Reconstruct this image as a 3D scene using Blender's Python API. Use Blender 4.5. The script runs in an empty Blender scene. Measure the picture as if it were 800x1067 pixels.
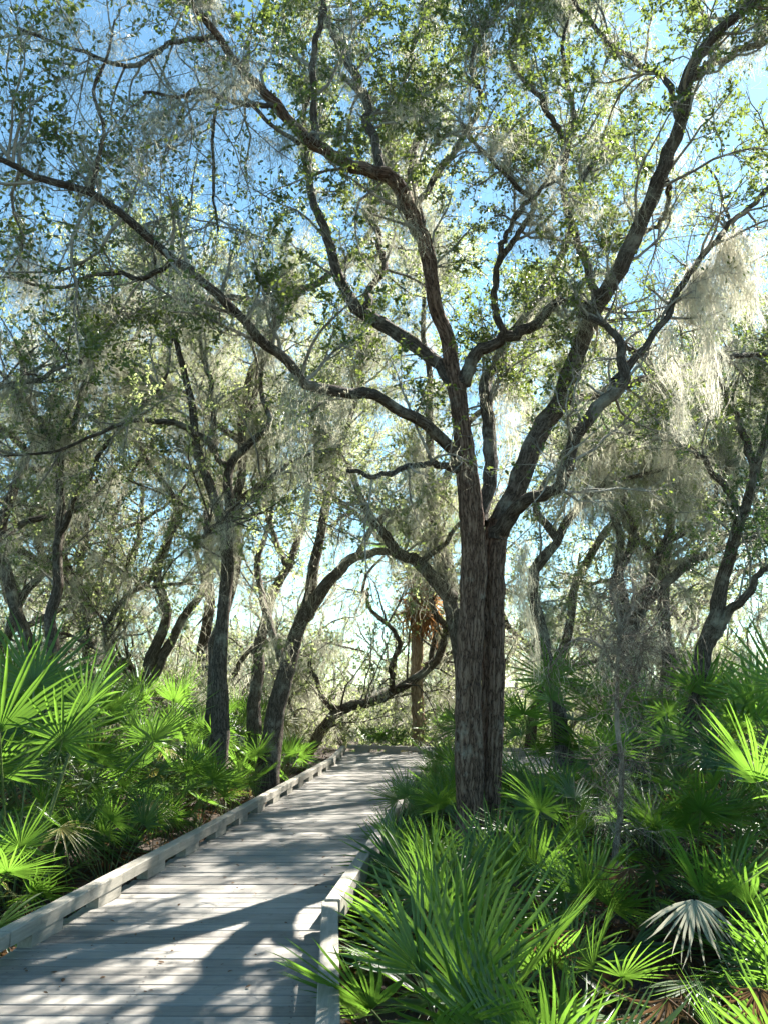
import bpy, math
import numpy as np
from mathutils import Vector, Matrix

SC = bpy.context.scene
COL = SC.collection
F, CX, CY = 806.0, 400.0, 533.5          # focal length and centre of the view, in units of the 800 x 1067 frame
PITCH = math.radians(12.7)
CAMH = 1.6
SP, CP = math.sin(PITCH), math.cos(PITCH)
GZ = -0.32                               # forest floor, below the raised deck at z = 0


def at(px, py, d):
    """point seen at (px, py) that stands d metres ahead of the camera"""
    cx, cy = (px - CX) / F, -(py - CY) / F
    fw, up = CP - cy * SP, SP + cy * CP
    s = d / fw
    return np.array([cx * s, d, CAMH + up * s])


def nrm(a):
    return a / np.maximum(np.linalg.norm(a, axis=-1, keepdims=True), 1e-9)


# ------------------------------------------------------------------ mesh building
class Geo:
    def __init__(s):
        s.v, s.f, s.uv, s.mi, s.n = [], [], [], [], 0

    def add(s, v, f, uv=None, mi=0):
        v = np.asarray(v, float).reshape(-1, 3)
        f = np.asarray(f, np.int64).reshape(-1, 4)
        s.v.append(v)
        s.f.append(f + s.n)
        s.uv.append(np.zeros((len(f), 4, 2)) if uv is None else uv.reshape(-1, 4, 2))
        s.mi.append(np.full(len(f), mi, np.int32))
        s.n += len(v)

    def mesh(s, name, mats, smooth=True):
        V, Fc = np.concatenate(s.v), np.concatenate(s.f)
        UV, MI = np.concatenate(s.uv), np.concatenate(s.mi)
        me = bpy.data.meshes.new(name)
        me.vertices.add(len(V))
        me.vertices.foreach_set('co', V.astype(np.float32).ravel())
        me.loops.add(Fc.size)
        me.loops.foreach_set('vertex_index', Fc.astype(np.int32).ravel())
        me.polygons.add(len(Fc))
        me.polygons.foreach_set('loop_start', (np.arange(len(Fc)) * 4).astype(np.int32))
        me.polygons.foreach_set('material_index', MI)
        me.polygons.foreach_set('use_smooth', np.full(len(Fc), smooth))
        lay = me.uv_layers.new(name='UVMap')
        lay.data.foreach_set('uv', UV.astype(np.float32).ravel())
        me.update(calc_edges=True)
        for m in (mats if isinstance(mats, (list, tuple)) else [mats]):
            me.materials.append(m)
        return me

    def build(s, name, mats, parent=None, smooth=True):
        return link(name, s.mesh(name, mats, smooth), parent)


def link(name, me, parent=None):
    o = bpy.data.objects.new(name, me)
    COL.objects.link(o)
    if parent is not None:
        o.parent = parent
        # geometry is made in world space: cancel the parent's own place
        o.matrix_parent_inverse = Matrix.Translation(-Vector(parent.location))
    return o


def tag(o, label=None, cat=None, group=None, kind=None):
    if label:
        o['label'] = label
    if cat:
        o['category'] = cat
    if group:
        o['group'] = group
    if kind:
        o['kind'] = kind
    return o


def empty(name, loc, label, cat, group=None):
    o = bpy.data.objects.new(name, None)
    COL.objects.link(o)
    o.location = loc
    o.empty_display_size = 0.2
    return tag(o, label, cat, group)


def tubes(g, P, R, K=6, mod=None, mi=0):
    """N tubes along P (N,S,3) with radii R (N,S)"""
    P, R = np.asarray(P, float), np.asarray(R, float)
    N, S, _ = P.shape
    T = nrm(np.gradient(P, axis=1))
    ref = np.zeros((N, 3))
    ax = np.argmin(np.abs(T[:, 0]), axis=1)
    ref[np.arange(N), ax] = 1
    U = np.zeros_like(P)
    u = ref
    for k in range(S):
        u = nrm(u - (u * T[:, k]).sum(-1, keepdims=True) * T[:, k])
        U[:, k] = u
    W = np.cross(T, U)
    a = np.arange(K) / K * 2 * math.pi
    RR = R[:, :, None] if mod is None else R[:, :, None] * mod
    off = np.cos(a)[None, None, :, None] * U[:, :, None] + np.sin(a)[None, None, :, None] * W[:, :, None]
    V = P[:, :, None, :] + RR[..., None] * off
    n, s, k = np.meshgrid(np.arange(N), np.arange(S - 1), np.arange(K), indexing='ij')
    k2 = (k + 1) % K
    base = n * S * K
    fc = np.stack([base + s * K + k, base + s * K + k2, base + (s + 1) * K + k2, base + (s + 1) * K + k], -1)
    ln = np.concatenate([np.zeros((N, 1)), np.cumsum(np.linalg.norm(np.diff(P, axis=1), axis=-1), 1)], 1)
    circ = 2 * math.pi * R.mean(1)
    u0 = k / K * circ[:, None, None]
    u1 = (k + 1) / K * circ[:, None, None]
    offv = (np.arange(N) * 3.71)[:, None, None]
    l3 = np.broadcast_to(ln[:, :-1, None], k.shape) + offv
    l4 = np.broadcast_to(ln[:, 1:, None], k.shape) + offv
    uv = np.stack([np.stack([u0, l3], -1), np.stack([u1, l3], -1), np.stack([u1, l4], -1), np.stack([u0, l4], -1)], -2)
    g.add(V, fc, uv, mi)


def spline(nodes, S):
    """Catmull-Rom through nodes (n,4) -> S stations evenly spaced along it"""
    q = np.asarray(nodes, float)
    q = np.vstack([2 * q[0] - q[1], q, 2 * q[-1] - q[-2]])
    out = []
    for i in range(1, len(q) - 2):
        t = np.linspace(0, 1, 12, endpoint=False)[:, None]
        p0, p1, p2, p3 = q[i - 1], q[i], q[i + 1], q[i + 2]
        out.append(0.5 * (2 * p1 + (p2 - p0) * t + (2 * p0 - 5 * p1 + 4 * p2 - p3) * t ** 2
                          + (3 * p1 - p0 - 3 * p2 + p3) * t ** 3))
    out = np.vstack(out + [q[-2][None]])
    d = np.concatenate([[0], np.cumsum(np.linalg.norm(np.diff(out[:, :3], axis=0), axis=1))])
    s = np.linspace(0, d[-1], S)
    return np.stack([np.interp(s, d, out[:, j]) for j in range(out.shape[1])], 1)


def limb(nodes, S=28, wob=0.012, seed=0):
    """nodes: (px, py, metres ahead, half width in px) -> points, radii"""
    q = []
    for px, py, d, r in nodes:
        p = at(px, py, d)
        q.append([*p, r * d / F])
    c = spline(q, S)
    rg = np.random.default_rng(seed)
    w = rg.normal(0, wob, (S, 3))
    w = (w + np.roll(w, 1, 0) + np.roll(w, -1, 0))
    w[0] = 0
    P = c[:, :3] + w * np.minimum(1, c[:, 3:4] / 0.05)
    rn = rg.normal(size=S + 8)
    rn = np.convolve(rn, np.ones(9) / 9, 'valid') * 2
    Rr = np.maximum(c[:, 3], 0.004) * (1 + 0.05 * rn)
    return P, Rr


def spawn(rg, P, R, per_m, t0, lr, ang, up, wob, S, rs, cap, bias=(0, 0, 0)):
    """side shoots along parent shoots"""
    N, S0, _ = P.shape
    L = np.linalg.norm(np.diff(P, axis=1), axis=-1).sum(1)
    cnt = rg.poisson(per_m * L * (1 - t0))
    idx = np.repeat(np.arange(N), cnt)
    n = len(idx)
    t = t0 + (1 - t0) * rg.random(n)
    x = t * (S0 - 1)
    i = np.minimum(x.astype(int), S0 - 2)
    fr = (x - i)[:, None]
    pos = P[idx, i] * (1 - fr) + P[idx, i + 1] * fr
    tan = nrm(P[idx, i + 1] - P[idx, i])
    rad = R[idx, i]
    v = rg.normal(size=(n, 3))
    perp = nrm(v - (v * tan).sum(-1, keepdims=True) * tan)
    a = ang + rg.normal(0, 0.25, n)[:, None] if np.isscalar(ang) else ang
    d = nrm(np.cos(a) * tan + np.sin(a) * perp + np.array([0, 0, up]) + np.asarray(bias))
    length = rg.uniform(lr[0], lr[1], n) * (1 - 0.35 * t)
    pts = [pos]
    for k in range(S - 1):
        d = nrm(d + wob * rg.normal(size=(n, 3)) + np.array([0, 0, up * 0.12]))
        pos = pos + d * (length / (S - 1))[:, None]
        pts.append(pos)
    r0 = np.minimum(rad * rs, cap)
    return np.stack(pts, 1), r0[:, None] * np.linspace(1, 0.28, S)[None]


def leaves(g, rg, P, per, size, upw=0.7, keep=None, mi=0, fine=True, aspect=0.52):
    N, S0, _ = P.shape
    idx = np.repeat(np.arange(N), rg.poisson(per, N))
    n = len(idx)
    x = (0.12 + 0.88 * rg.random(n)) * (S0 - 1)
    i = np.minimum(x.astype(int), S0 - 2)
    fr = (x - i)[:, None]
    pos = P[idx, i] * (1 - fr) + P[idx, i + 1] * fr
    tan = nrm(P[idx, i + 1] - P[idx, i])
    if keep is not None:
        m = keep(pos)
        pos, tan = pos[m], tan[m]
        n = len(pos)
    d = nrm(0.6 * tan + 0.8 * rg.normal(size=(n, 3)))
    u = rg.normal(size=(n, 3)) + np.array([0, 0, upw])
    u = nrm(u - (u * d).sum(-1, keepdims=True) * d)
    w = np.cross(d, u)
    l = (size * rg.uniform(0.6, 1.35, n))[:, None]
    h = l * aspect * 0.5
    b = pos + d * 0.15 * l
    if fine:
        V = np.stack([b, b + d * 0.35 * l + w * 0.8 * h + u * 0.12 * l, b + d * 0.72 * l + w * h + u * 0.08 * l, b + d * l - u * 0.05 * l,
                      b + d * 0.72 * l - w * h + u * 0.08 * l, b + d * 0.35 * l - w * 0.8 * h + u * 0.12 * l], 1)
        o = (np.arange(n) * 6)[:, None]
        fc = np.concatenate([o + np.array([0, 1, 2, 3]), o + np.array([0, 3, 4, 5])], 0)
    else:
        V = np.stack([b, b + d * 0.5 * l + w * h, b + d * l, b + d * 0.5 * l - w * h], 1)
        fc = (np.arange(n) * 4)[:, None] + np.arange(4)
    g.add(V, fc, None, mi)
    return n


def strands(g, rg, A, length, width, S=7, wob=0.05, mi=0):
    """thin hanging ribbons from anchors A (n,3)"""
    n = len(A)
    L = length if not np.isscalar(length) else np.full(n, length)
    d = nrm(rg.normal(0, 0.35, (n, 3)) + np.array([0, 0, -1]))
    pos = A.copy()
    pts = [pos]
    for k in range(S - 1):
        d = nrm(d * 0.6 + wob * 4 * rg.normal(size=(n, 3)) * np.array([1, 1, 0.4]) + np.array([0, 0, -0.55]))
        pos = pos + d * (L / (S - 1))[:, None]
        pts.append(pos)
    P = np.stack(pts, 1)
    a = rg.uniform(0, 2 * math.pi, n)[:, None] + np.cumsum(rg.normal(0, 0.5, (n, S)), 1)
    W = np.stack([np.cos(a), np.sin(a), np.zeros_like(a)], -1)
    ww = width * rg.uniform(0.5, 1.3, (n, 1)) * np.linspace(1, 0.35, S)[None]
    Lf, Rt = P - W * ww[..., None] / 2, P + W * ww[..., None] / 2
    V = np.stack([Lf, Rt], 2)
    i, s = np.meshgrid(np.arange(n), np.arange(S - 1), indexing='ij')
    b = i * S * 2 + s * 2
    fc = np.stack([b, b + 1, b + 3, b + 2], -1)
    g.add(V, fc, None, mi)
    return P


def ribbons(g, rg, P, width):
    n, S, _ = P.shape
    a = rg.uniform(0, 2 * math.pi, n)[:, None] + np.cumsum(rg.normal(0, 0.5, (n, S)), 1)
    W = np.stack([np.cos(a), np.sin(a), np.zeros_like(a)], -1)
    ww = width * rg.uniform(0.5, 1.3, (n, 1)) * np.linspace(1, 0.4, S)[None]
    V = np.stack([P - W * ww[..., None] / 2, P + W * ww[..., None] / 2], 2)
    i, k = np.meshgrid(np.arange(n), np.arange(S - 1), indexing='ij')
    b = i * S * 2 + k * 2
    g.add(V, np.stack([b, b + 1, b + 3, b + 2], -1))


def moss(g, rg, A, n, length, width=0.006, spread=0.05, clumps=6, cl=0.11):
    """ragged tangled beards of moss hanging from anchor points A"""
    for c in range(clumps):
        L = length * (1.0 if c == 0 else rg.uniform(0.25, 0.85))
        a = A[rg.integers(0, len(A))] + rg.normal(0, 0.03, 3)
        m = max(12, int(n / clumps * (0.4 + L / length)))
        S = 10
        t0 = 0.8 * rg.random(m) ** 1.5
        t1 = np.minimum(1.0, t0 + rg.uniform(0.15, 0.5, m))
        t = t0[:, None] + (t1 - t0)[:, None] * np.linspace(0, 1, S)[None]
        ph, ph2 = rg.uniform(0, 6, 2)
        prof = (0.45 + 0.75 * np.sin(math.pi * np.minimum(1, t * 0.8 + 0.12))) * (1 - 0.45 * t) * (0.75 + 0.35 * np.sin(t * 9 + ph))
        cx = 0.05 * L * np.sin(t * 2.2 + ph) + 0.03 * np.sin(t * 11 + ph2)
        cy = 0.04 * L * np.sin(t * 1.9 + ph2)
        o = rg.normal(0, spread, (m, 2))
        wk = np.cumsum(rg.normal(0, 0.008, (m, S, 2)), 1)
        P = np.stack([a[0] + cx - 0.05 * L * math.sin(ph) + o[:, :1] * prof + wk[..., 0],
                      a[1] + cy - 0.04 * L * math.sin(ph2) + o[:, 1:] * prof + wk[..., 1],
                      a[2] - L * t + rg.normal(0, 0.012, (m, S))], -1)
        ribbons(g, rg, P, width)
        q = m * 5
        j, k = rg.integers(0, m, q), rg.integers(0, S - 1, q)
        f = rg.random((q, 1))
        C = P[j, k] * (1 - f) + P[j, k + 1] * f
        strands(g, rg, C, rg.uniform(0.3, 1.2, q) * cl, width * 0.8, 6, 0.50)


# ------------------------------------------------------------------ materials
def new_mat(name):
    m = bpy.data.materials.new(name)
    m.use_nodes = True
    nt = m.node_tree
    nt.nodes.clear()
    out = nt.nodes.new('ShaderNodeOutputMaterial')
    return m, nt, out


def ramp(nt, fac, stops):
    r = nt.nodes.new('ShaderNodeValToRGB')
    e = r.color_ramp.elements
    e[0].position, e[0].color = stops[0][0], (*stops[0][1], 1)
    e[1].position, e[1].color = stops[-1][0], (*stops[-1][1], 1)
    for p, c in stops[1:-1]:
        x = e.new(p)
        x.color = (*c, 1)
    nt.links.new(fac, r.inputs[0])
    return r.outputs[0]


def noise(nt, vec, scale, detail=4, rough=0.6):
    n = nt.nodes.new('ShaderNodeTexNoise')
    n.inputs['Scale'].default_value = scale
    n.inputs['Detail'].default_value = detail
    n.inputs['Roughness'].default_value = rough
    if vec is not None:
        nt.links.new(vec, n.inputs['Vector'])
    return n.outputs['Fac']


def mapping(nt, out, sc):
    m = nt.nodes.new('ShaderNodeMapping')
    m.inputs['Scale'].default_value = sc
    nt.links.new(out, m.inputs['Vector'])
    return m.outputs[0]


def math_node(nt, op, a, b):
    n = nt.nodes.new('ShaderNodeMath')
    n.operation = op
    for i, x in enumerate((a, b)):
        if isinstance(x, (int, float)):
            n.inputs[i].default_value = x
        else:
            nt.links.new(x, n.inputs[i])
    return n.outputs[0]


def mixc(nt, fac, a, b):
    n = nt.nodes.new('ShaderNodeMix')
    n.data_type = 'RGBA'
    for i, x in ((0, fac), (6, a), (7, b)):
        if isinstance(x, tuple):
            n.inputs[i].default_value = (*x, 1)
        elif isinstance(x, (int, float)):
            n.inputs[i].default_value = x
        else:
            nt.links.new(x, n.inputs[i])
    return n.outputs[2]


def leaf_mat(name, stops, trans, tf, rough=0.42, spec=0.5, objvar=0.3):
    m, nt, out = new_mat(name)
    geo = nt.nodes.new('ShaderNodeNewGeometry')
    oi = nt.nodes.new('ShaderNodeObjectInfo')
    f = math_node(nt, 'ADD', math_node(nt, 'MULTIPLY', geo.outputs['Random Per Island'], 1 - objvar),
                  math_node(nt, 'MULTIPLY', oi.outputs['Random'], objvar))
    c = ramp(nt, f, stops)
    b = nt.nodes.new('ShaderNodeBsdfPrincipled')
    nt.links.new(c, b.inputs['Base Color'])
    b.inputs['Roughness'].default_value = rough
    b.inputs['Specular IOR Level'].default_value = spec
    t = nt.nodes.new('ShaderNodeBsdfTranslucent')
    tc = mixc(nt, 0.7, c, trans)
    nt.links.new(tc, t.inputs['Color'])
    mx = nt.nodes.new('ShaderNodeMixShader')
    mx.inputs[0].default_value = tf
    nt.links.new(b.outputs[0], mx.inputs[1])
    nt.links.new(t.outputs[0], mx.inputs[2])
    nt.links.new(mx.outputs[0], out.inputs[0])
    return m


def bark_mat(name, dark, mid, light, lichen, lich_amt=0.55, scale=1.0, bump=0.9):
    m, nt, out = new_mat(name)
    uv = nt.nodes.new('ShaderNodeUVMap').outputs[0]
    tc = nt.nodes.new('ShaderNodeTexCoord')
    def warped(sc, amt, nscale):
        nn = nt.nodes.new('ShaderNodeTexNoise')
        nn.inputs['Scale'].default_value = nscale
        nn.inputs['Detail'].default_value = 3
        nt.links.new(uv, nn.inputs['Vector'])
        add = nt.nodes.new('ShaderNodeVectorMath')
        add.operation = 'MULTIPLY_ADD'
        nt.links.new(nn.outputs['Color'], add.inputs[0])
        add.inputs[1].default_value = amt
        nt.links.new(mapping(nt, uv, sc), add.inputs[2])
        return add.outputs[0]

    v = nt.nodes.new('ShaderNodeTexVoronoi')
    v.feature = 'DISTANCE_TO_EDGE'
    v.inputs['Scale'].default_value = 1.0
    nt.links.new(warped((70 * scale, 15 * scale, 1), (1.5, 0.9, 0), 16), v.inputs['Vector'])
    rn = noise(nt, warped((27 * scale, 3.2 * scale, 1), (0.55, 0.2, 0), 7), 1.0, 5, 0.6)
    ridge = math_node(nt, 'ABSOLUTE', math_node(nt, 'SUBTRACT', math_node(nt, 'MULTIPLY', rn, 2.0), 1.0), 0)
    fine = noise(nt, mapping(nt, uv, (110, 30, 1)), 1.3, 6, 0.78)
    h = math_node(nt, 'ADD', math_node(nt, 'MULTIPLY', math_node(nt, 'MINIMUM', math_node(nt, 'MULTIPLY', ridge, 5.0), 1.0), 0.42),
                  math_node(nt, 'ADD', math_node(nt, 'MULTIPLY', math_node(nt, 'MINIMUM', math_node(nt, 'MULTIPLY', v.outputs['Distance'], 3.0), 0.6), 0.32),
                            math_node(nt, 'MULTIPLY', fine, 0.42)))
    c = ramp(nt, h, [(0.22, dark), (0.5, mid), (0.95, light)])
    big = noise(nt, tc.outputs['Object'], 2.3, 6, 0.7)
    lf = ramp(nt, big, [(lich_amt, (0, 0, 0)), (lich_amt + 0.13, (1, 1, 1))])
    c2 = mixc(nt, math_node(nt, 'MULTIPLY', lf, math_node(nt, 'MULTIPLY', fine, 1.3)), c, lichen)
    b = nt.nodes.new('ShaderNodeBsdfPrincipled')
    nt.links.new(c2, b.inputs['Base Color'])
    b.inputs['Roughness'].default_value = 0.9
    b.inputs['Specular IOR Level'].default_value = 0.2
    bp = nt.nodes.new('ShaderNodeBump')
    bp.inputs['Strength'].default_value = bump
    bp.inputs['Distance'].default_value = 0.02
    nt.links.new(h, bp.inputs['Height'])
    nt.links.new(bp.outputs[0], b.inputs['Normal'])
    nt.links.new(b.outputs[0], out.inputs[0])
    return m


def wood_mat(name, stops, grain):
    m, nt, out = new_mat(name)
    tc = nt.nodes.new('ShaderNodeTexCoord').outputs['Object']
    geo = nt.nodes.new('ShaderNodeNewGeometry')
    g1 = noise(nt, mapping(nt, tc, grain), 3.0, 6, 0.7)
    g2 = noise(nt, tc, 1.7, 5, 0.65)
    f = math_node(nt, 'ADD', math_node(nt, 'MULTIPLY', g1, 0.55),
                  math_node(nt, 'ADD', math_node(nt, 'MULTIPLY', g2, 0.35),
                            math_node(nt, 'MULTIPLY', geo.outputs['Random Per Island'], 0.30)))
    c = ramp(nt, f, stops)
    st = ramp(nt, noise(nt, tc, 7.0, 6, 0.75), [(0.56, (0, 0, 0)), (0.72, (1, 1, 1))])
    c = mixc(nt, math_node(nt, 'MULTIPLY', st, 0.6), c, (0.07, 0.06, 0.046))
    b = nt.nodes.new('ShaderNodeBsdfPrincipled')
    nt.links.new(c, b.inputs['Base Color'])
    b.inputs['Roughness'].default_value = 0.75
    b.inputs['Specular IOR Level'].default_value = 0.3
    bp = nt.nodes.new('ShaderNodeBump')
    bp.inputs['Strength'].default_value = 0.5
    bp.inputs['Distance'].default_value = 0.004
    nt.links.new(g1, bp.inputs['Height'])
    nt.links.new(bp.outputs[0], b.inputs['Normal'])
    nt.links.new(b.outputs[0], out.inputs[0])
    return m


OAK = [(0.0, (0.028, 0.045, 0.016)), (0.45, (0.05, 0.085, 0.024)), (0.8, (0.085, 0.125, 0.03)), (1.0, (0.15, 0.14, 0.045))]
M_OAK = leaf_mat('oak_leaf', OAK, (0.26, 0.34, 0.06), 0.45, 0.40, 0.5)
M_OAK2 = leaf_mat('oak_leaf_far', [(0.0, (0.045, 0.07, 0.03)), (0.5, (0.08, 0.115, 0.045)), (1.0, (0.15, 0.165, 0.075))],
                  (0.46, 0.54, 0.20), 0.6, 0.40, 0.5)
M_EVER = leaf_mat('dark_leaf', [(0.0, (0.02, 0.04, 0.018)), (0.6, (0.04, 0.075, 0.028)), (1.0, (0.07, 0.12, 0.04))],
                  (0.16, 0.28, 0.06), 0.4, 0.38, 0.5)
M_MOSS = leaf_mat('moss_fibre', [(0.0, (0.27, 0.27, 0.20)), (0.6, (0.41, 0.40, 0.31)), (1.0, (0.55, 0.53, 0.43))],
                  (0.65, 0.64, 0.49), 0.55, 0.8, 0.15)
M_MOSS_SUNLIT = leaf_mat('sunlit_moss_fibre', [(0.0, (0.42, 0.41, 0.33)), (0.6, (0.56, 0.54, 0.45)), (1.0, (0.68, 0.65, 0.55))],
                   (0.78, 0.75, 0.62), 0.55, 0.8, 0.15)  # same moss, lightened: the curtain's sunlight is put into its colour
M_PALM = leaf_mat('palmetto_blade', [(0.0, (0.018, 0.048, 0.012)), (0.5, (0.036, 0.086, 0.017)), (0.85, (0.070, 0.135, 0.025)), (1.0, (0.13, 0.16, 0.04))],
                  (0.23, 0.45, 0.045), 0.45, 0.36, 0.6, 0.45)
M_YELL = leaf_mat('yellow_blade', [(0.0, (0.10, 0.12, 0.03)), (0.6, (0.20, 0.19, 0.05)), (1.0, (0.28, 0.22, 0.08))], (0.36, 0.34, 0.08), 0.4, 0.45, 0.4, 0.4)
M_STALK = leaf_mat('palmetto_stalk', [(0.0, (0.08, 0.12, 0.03)), (1.0, (0.14, 0.17, 0.05))], (0.1, 0.15, 0.03), 0.1, 0.45, 0.5)
M_DEAD = leaf_mat('dead_blade', [(0.0, (0.05, 0.030, 0.018)), (0.6, (0.115, 0.070, 0.042)), (1.0, (0.20, 0.145, 0.095))],
                  (0.20, 0.115, 0.055), 0.3, 0.75, 0.15, 0.5)
M_SKIRT = leaf_mat('skirt_blade', [(0.0, (0.16, 0.07, 0.03)), (0.6, (0.30, 0.15, 0.07)), (1.0, (0.42, 0.26, 0.13))], (0.50, 0.25, 0.09), 0.45, 0.7, 0.2, 0.4)
M_PALE = leaf_mat('pale_blade', [(0.0, (0.20, 0.22, 0.16)), (1.0, (0.36, 0.36, 0.28))], (0.5, 0.5, 0.4), 0.3, 0.5, 0.4)
M_BARK = bark_mat('oak_bark', (0.016, 0.009, 0.007), (0.135, 0.083, 0.058), (0.30, 0.21, 0.155), (0.40, 0.37, 0.30), 0.585, 1.0, 1.0)
M_BARK2 = bark_mat('limb_bark', (0.020, 0.014, 0.011), (0.080, 0.062, 0.048), (0.185, 0.155, 0.125), (0.34, 0.33, 0.27), 0.53, 1.6, 0.8)
M_TWIG = bark_mat('twig_bark', (0.07, 0.062, 0.052), (0.16, 0.145, 0.12), (0.30, 0.275, 0.235), (0.40, 0.39, 0.34), 0.42, 2.0, 0.3)
M_SAPL = bark_mat('dry_twig_bark', (0.06, 0.045, 0.034), (0.17, 0.13, 0.10), (0.30, 0.25, 0.19), (0.34, 0.30, 0.24), 0.5, 2.0, 0.3)
M_PTRUNK = bark_mat('palm_bark', (0.14, 0.085, 0.055), (0.34, 0.23, 0.145), (0.50, 0.37, 0.25), (0.35, 0.30, 0.22), 0.6, 0.6, 1.0)
M_DECK = wood_mat('deck_board', [(0.25, (0.06, 0.056, 0.049)), (0.48, (0.168, 0.157, 0.14)), (0.8, (0.29, 0.275, 0.248))], (0.7, 16, 16))
M_RAIL = wood_mat('kerb_timber', [(0.25, (0.08, 0.074, 0.06)), (0.5, (0.19, 0.177, 0.147)), (0.78, (0.33, 0.31, 0.262))], (16, 0.9, 16))
M_BOLT = wood_mat('bolt_steel', [(0.2, (0.05, 0.045, 0.04)), (0.8, (0.12, 0.1, 0.09))], (5, 5, 5))


def ground_mat():
    m, nt, out = new_mat('forest_floor')
    tc = nt.nodes.new('ShaderNodeTexCoord').outputs['Object']
    a = noise(nt, tc, 0.9, 6, 0.7)
    b_ = noise(nt, tc, 22, 6, 0.75)
    f = math_node(nt, 'ADD', math_node(nt, 'MULTIPLY', a, 0.45), math_node(nt, 'MULTIPLY', b_, 0.55))
    c = ramp(nt, f, [(0.3, (0.015, 0.010, 0.007)), (0.5, (0.042, 0.028, 0.018)), (0.7, (0.12, 0.085, 0.055))])
    b = nt.nodes.new('ShaderNodeBsdfPrincipled')
    nt.links.new(c, b.inputs['Base Color'])
    b.inputs['Roughness'].default_value = 0.95
    bp = nt.nodes.new('ShaderNodeBump')
    bp.inputs['Distance'].default_value = 0.05
    nt.links.new(b_, bp.inputs['Height'])
    nt.links.new(bp.outputs[0], b.inputs['Normal'])
    nt.links.new(b.outputs[0], out.inputs[0])
    return m


M_GROUND = ground_mat()

# ------------------------------------------------------------------ camera, sky, sun
cam_d = bpy.data.cameras.new('camera')
cam = bpy.data.objects.new('camera', cam_d)
COL.objects.link(cam)
cam_d.sensor_fit = 'VERTICAL'
cam_d.sensor_height = 36
cam_d.lens = F / 1067 * 36
cam_d.clip_end = 3000
cam.location = (0, 0, CAMH)
cam.rotation_euler = (math.radians(90) + PITCH, 0, 0)
SC.camera = cam

SUN_EL, SUN_AZ = math.radians(45), math.radians(38)     # azimuth measured from straight ahead towards the right
w = bpy.data.worlds.new('World')
SC.world = w
w.use_nodes = True
nt = w.node_tree
bg = nt.nodes['Background']
sky = nt.nodes.new('ShaderNodeTexSky')
sky.sky_type = 'NISHITA'
sky.sun_disc = False
sky.sun_elevation = SUN_EL
sky.sun_rotation = SUN_AZ
sky.air_density = 0.8
sky.dust_density = 0.1
sky.ozone_density = 0.4
tint = nt.nodes.new('ShaderNodeMix')
tint.data_type, tint.blend_type = 'RGBA', 'MULTIPLY'
tint.inputs[0].default_value = 1
nt.links.new(sky.outputs[0], tint.inputs[6])
tint.inputs[7].default_value = (0.86, 1.14, 1.04, 1)
nt.links.new(tint.outputs[2], bg.inputs[0])
bg.inputs[1].default_value = 0.052
sd = bpy.data.lights.new('sun', 'SUN')
sd.energy = 5.0
sd.angle = math.radians(0.5)
sd.color = (1.0, 0.95, 0.86)
sun = bpy.data.objects.new('sun', sd)
COL.objects.link(sun)
sdir = Vector((math.sin(SUN_AZ) * math.cos(SUN_EL), math.cos(SUN_AZ) * math.cos(SUN_EL), math.sin(SUN_EL)))
sun.rotation_euler = sdir.to_track_quat('Z', 'Y').to_euler()
sun.location = (12, 15, 25)
SC.view_settings.view_transform = 'Standard'
SC.view_settings.look = 'None'
SC.view_settings.exposure = 2.5
SC.view_settings.gamma = 1
SC.cycles.max_bounces = 6
SC.cycles.diffuse_bounces = 3
SC.cycles.glossy_bounces = 2
SC.cycles.transmission_bounces = 4
SC.cycles.use_denoising = True
SC.cycles.use_adaptive_sampling = True
SC.cycles.adaptive_threshold = 0.03
SC.cycles.caustics_reflective = False
SC.cycles.caustics_refractive = False

# ------------------------------------------------------------------ ground
def ground_z(x, y):
    return GZ + 0.06 * np.sin(x * 0.9 + 1.3) * np.cos(y * 0.7) + 0.04 * np.sin(x * 2.1 + y * 1.7)


g = Geo()
ux = np.concatenate([[-1500, -400, -120, -60], np.linspace(-30, 30, 121), [60, 120, 400, 1500]])
uy = np.concatenate([[-300, -60], np.linspace(-8, 50, 117), [80, 150, 400, 1800]])
X, Y = np.meshgrid(ux, uy, indexing='ij')
Z = np.where((abs(X) < 31) & (Y < 51), ground_z(X, Y), GZ)
i, j = np.meshgrid(np.arange(len(ux) - 1), np.arange(len(uy) - 1), indexing='ij')
n = len(uy)
g.add(np.stack([X, Y, Z], -1), np.stack([i * n + j, (i + 1) * n + j, (i + 1) * n + j + 1, i * n + j + 1], -1))
tag(g.build('ground', M_GROUND), kind='structure')

# leaf litter lying on the forest floor
rg = np.random.default_rng(3)
g = Geo()
n = 26000
yy = 2.5 + 20 * rg.random(n) ** 1.4
xx = rg.uniform(-0.62, 0.62, n) * (yy + 1)
P = np.stack([xx, yy, ground_z(xx, yy) + 0.012 + 0.02 * rg.random(n)], -1)
P2 = P + np.concatenate([rg.normal(0, 0.03, (n, 2)), rg.normal(0, 0.008, (n, 1))], 1)
leaves(g, rg, np.stack([P, P2], 1), 1.0, 0.075, 1.6)
tag(g.build('leaf_litter', M_DEAD), 'brown dry fallen leaves covering the ground under the palmettos', 'leaf litter', kind='stuff')

# ------------------------------------------------------------------ boardwalk
LEFT = [(1.0, -2.62), (5.07, -2.28), (9.5, -1.78), (16.3, -1.10), (18.5, -1.02), (20.2, -1.0)]
RIGHT = [(1.0, -0.12), (3.68, -0.29), (5.75, -0.42), (9.0, -0.02), (13.0, 0.42), (15.0, 0.68), (16.0, 1.6), (16.5, 4.5), (20.3, 4.5)]


def edge(tab, y):
    return np.interp(y, [a for a, _ in tab], [b for _, b in tab])


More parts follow.
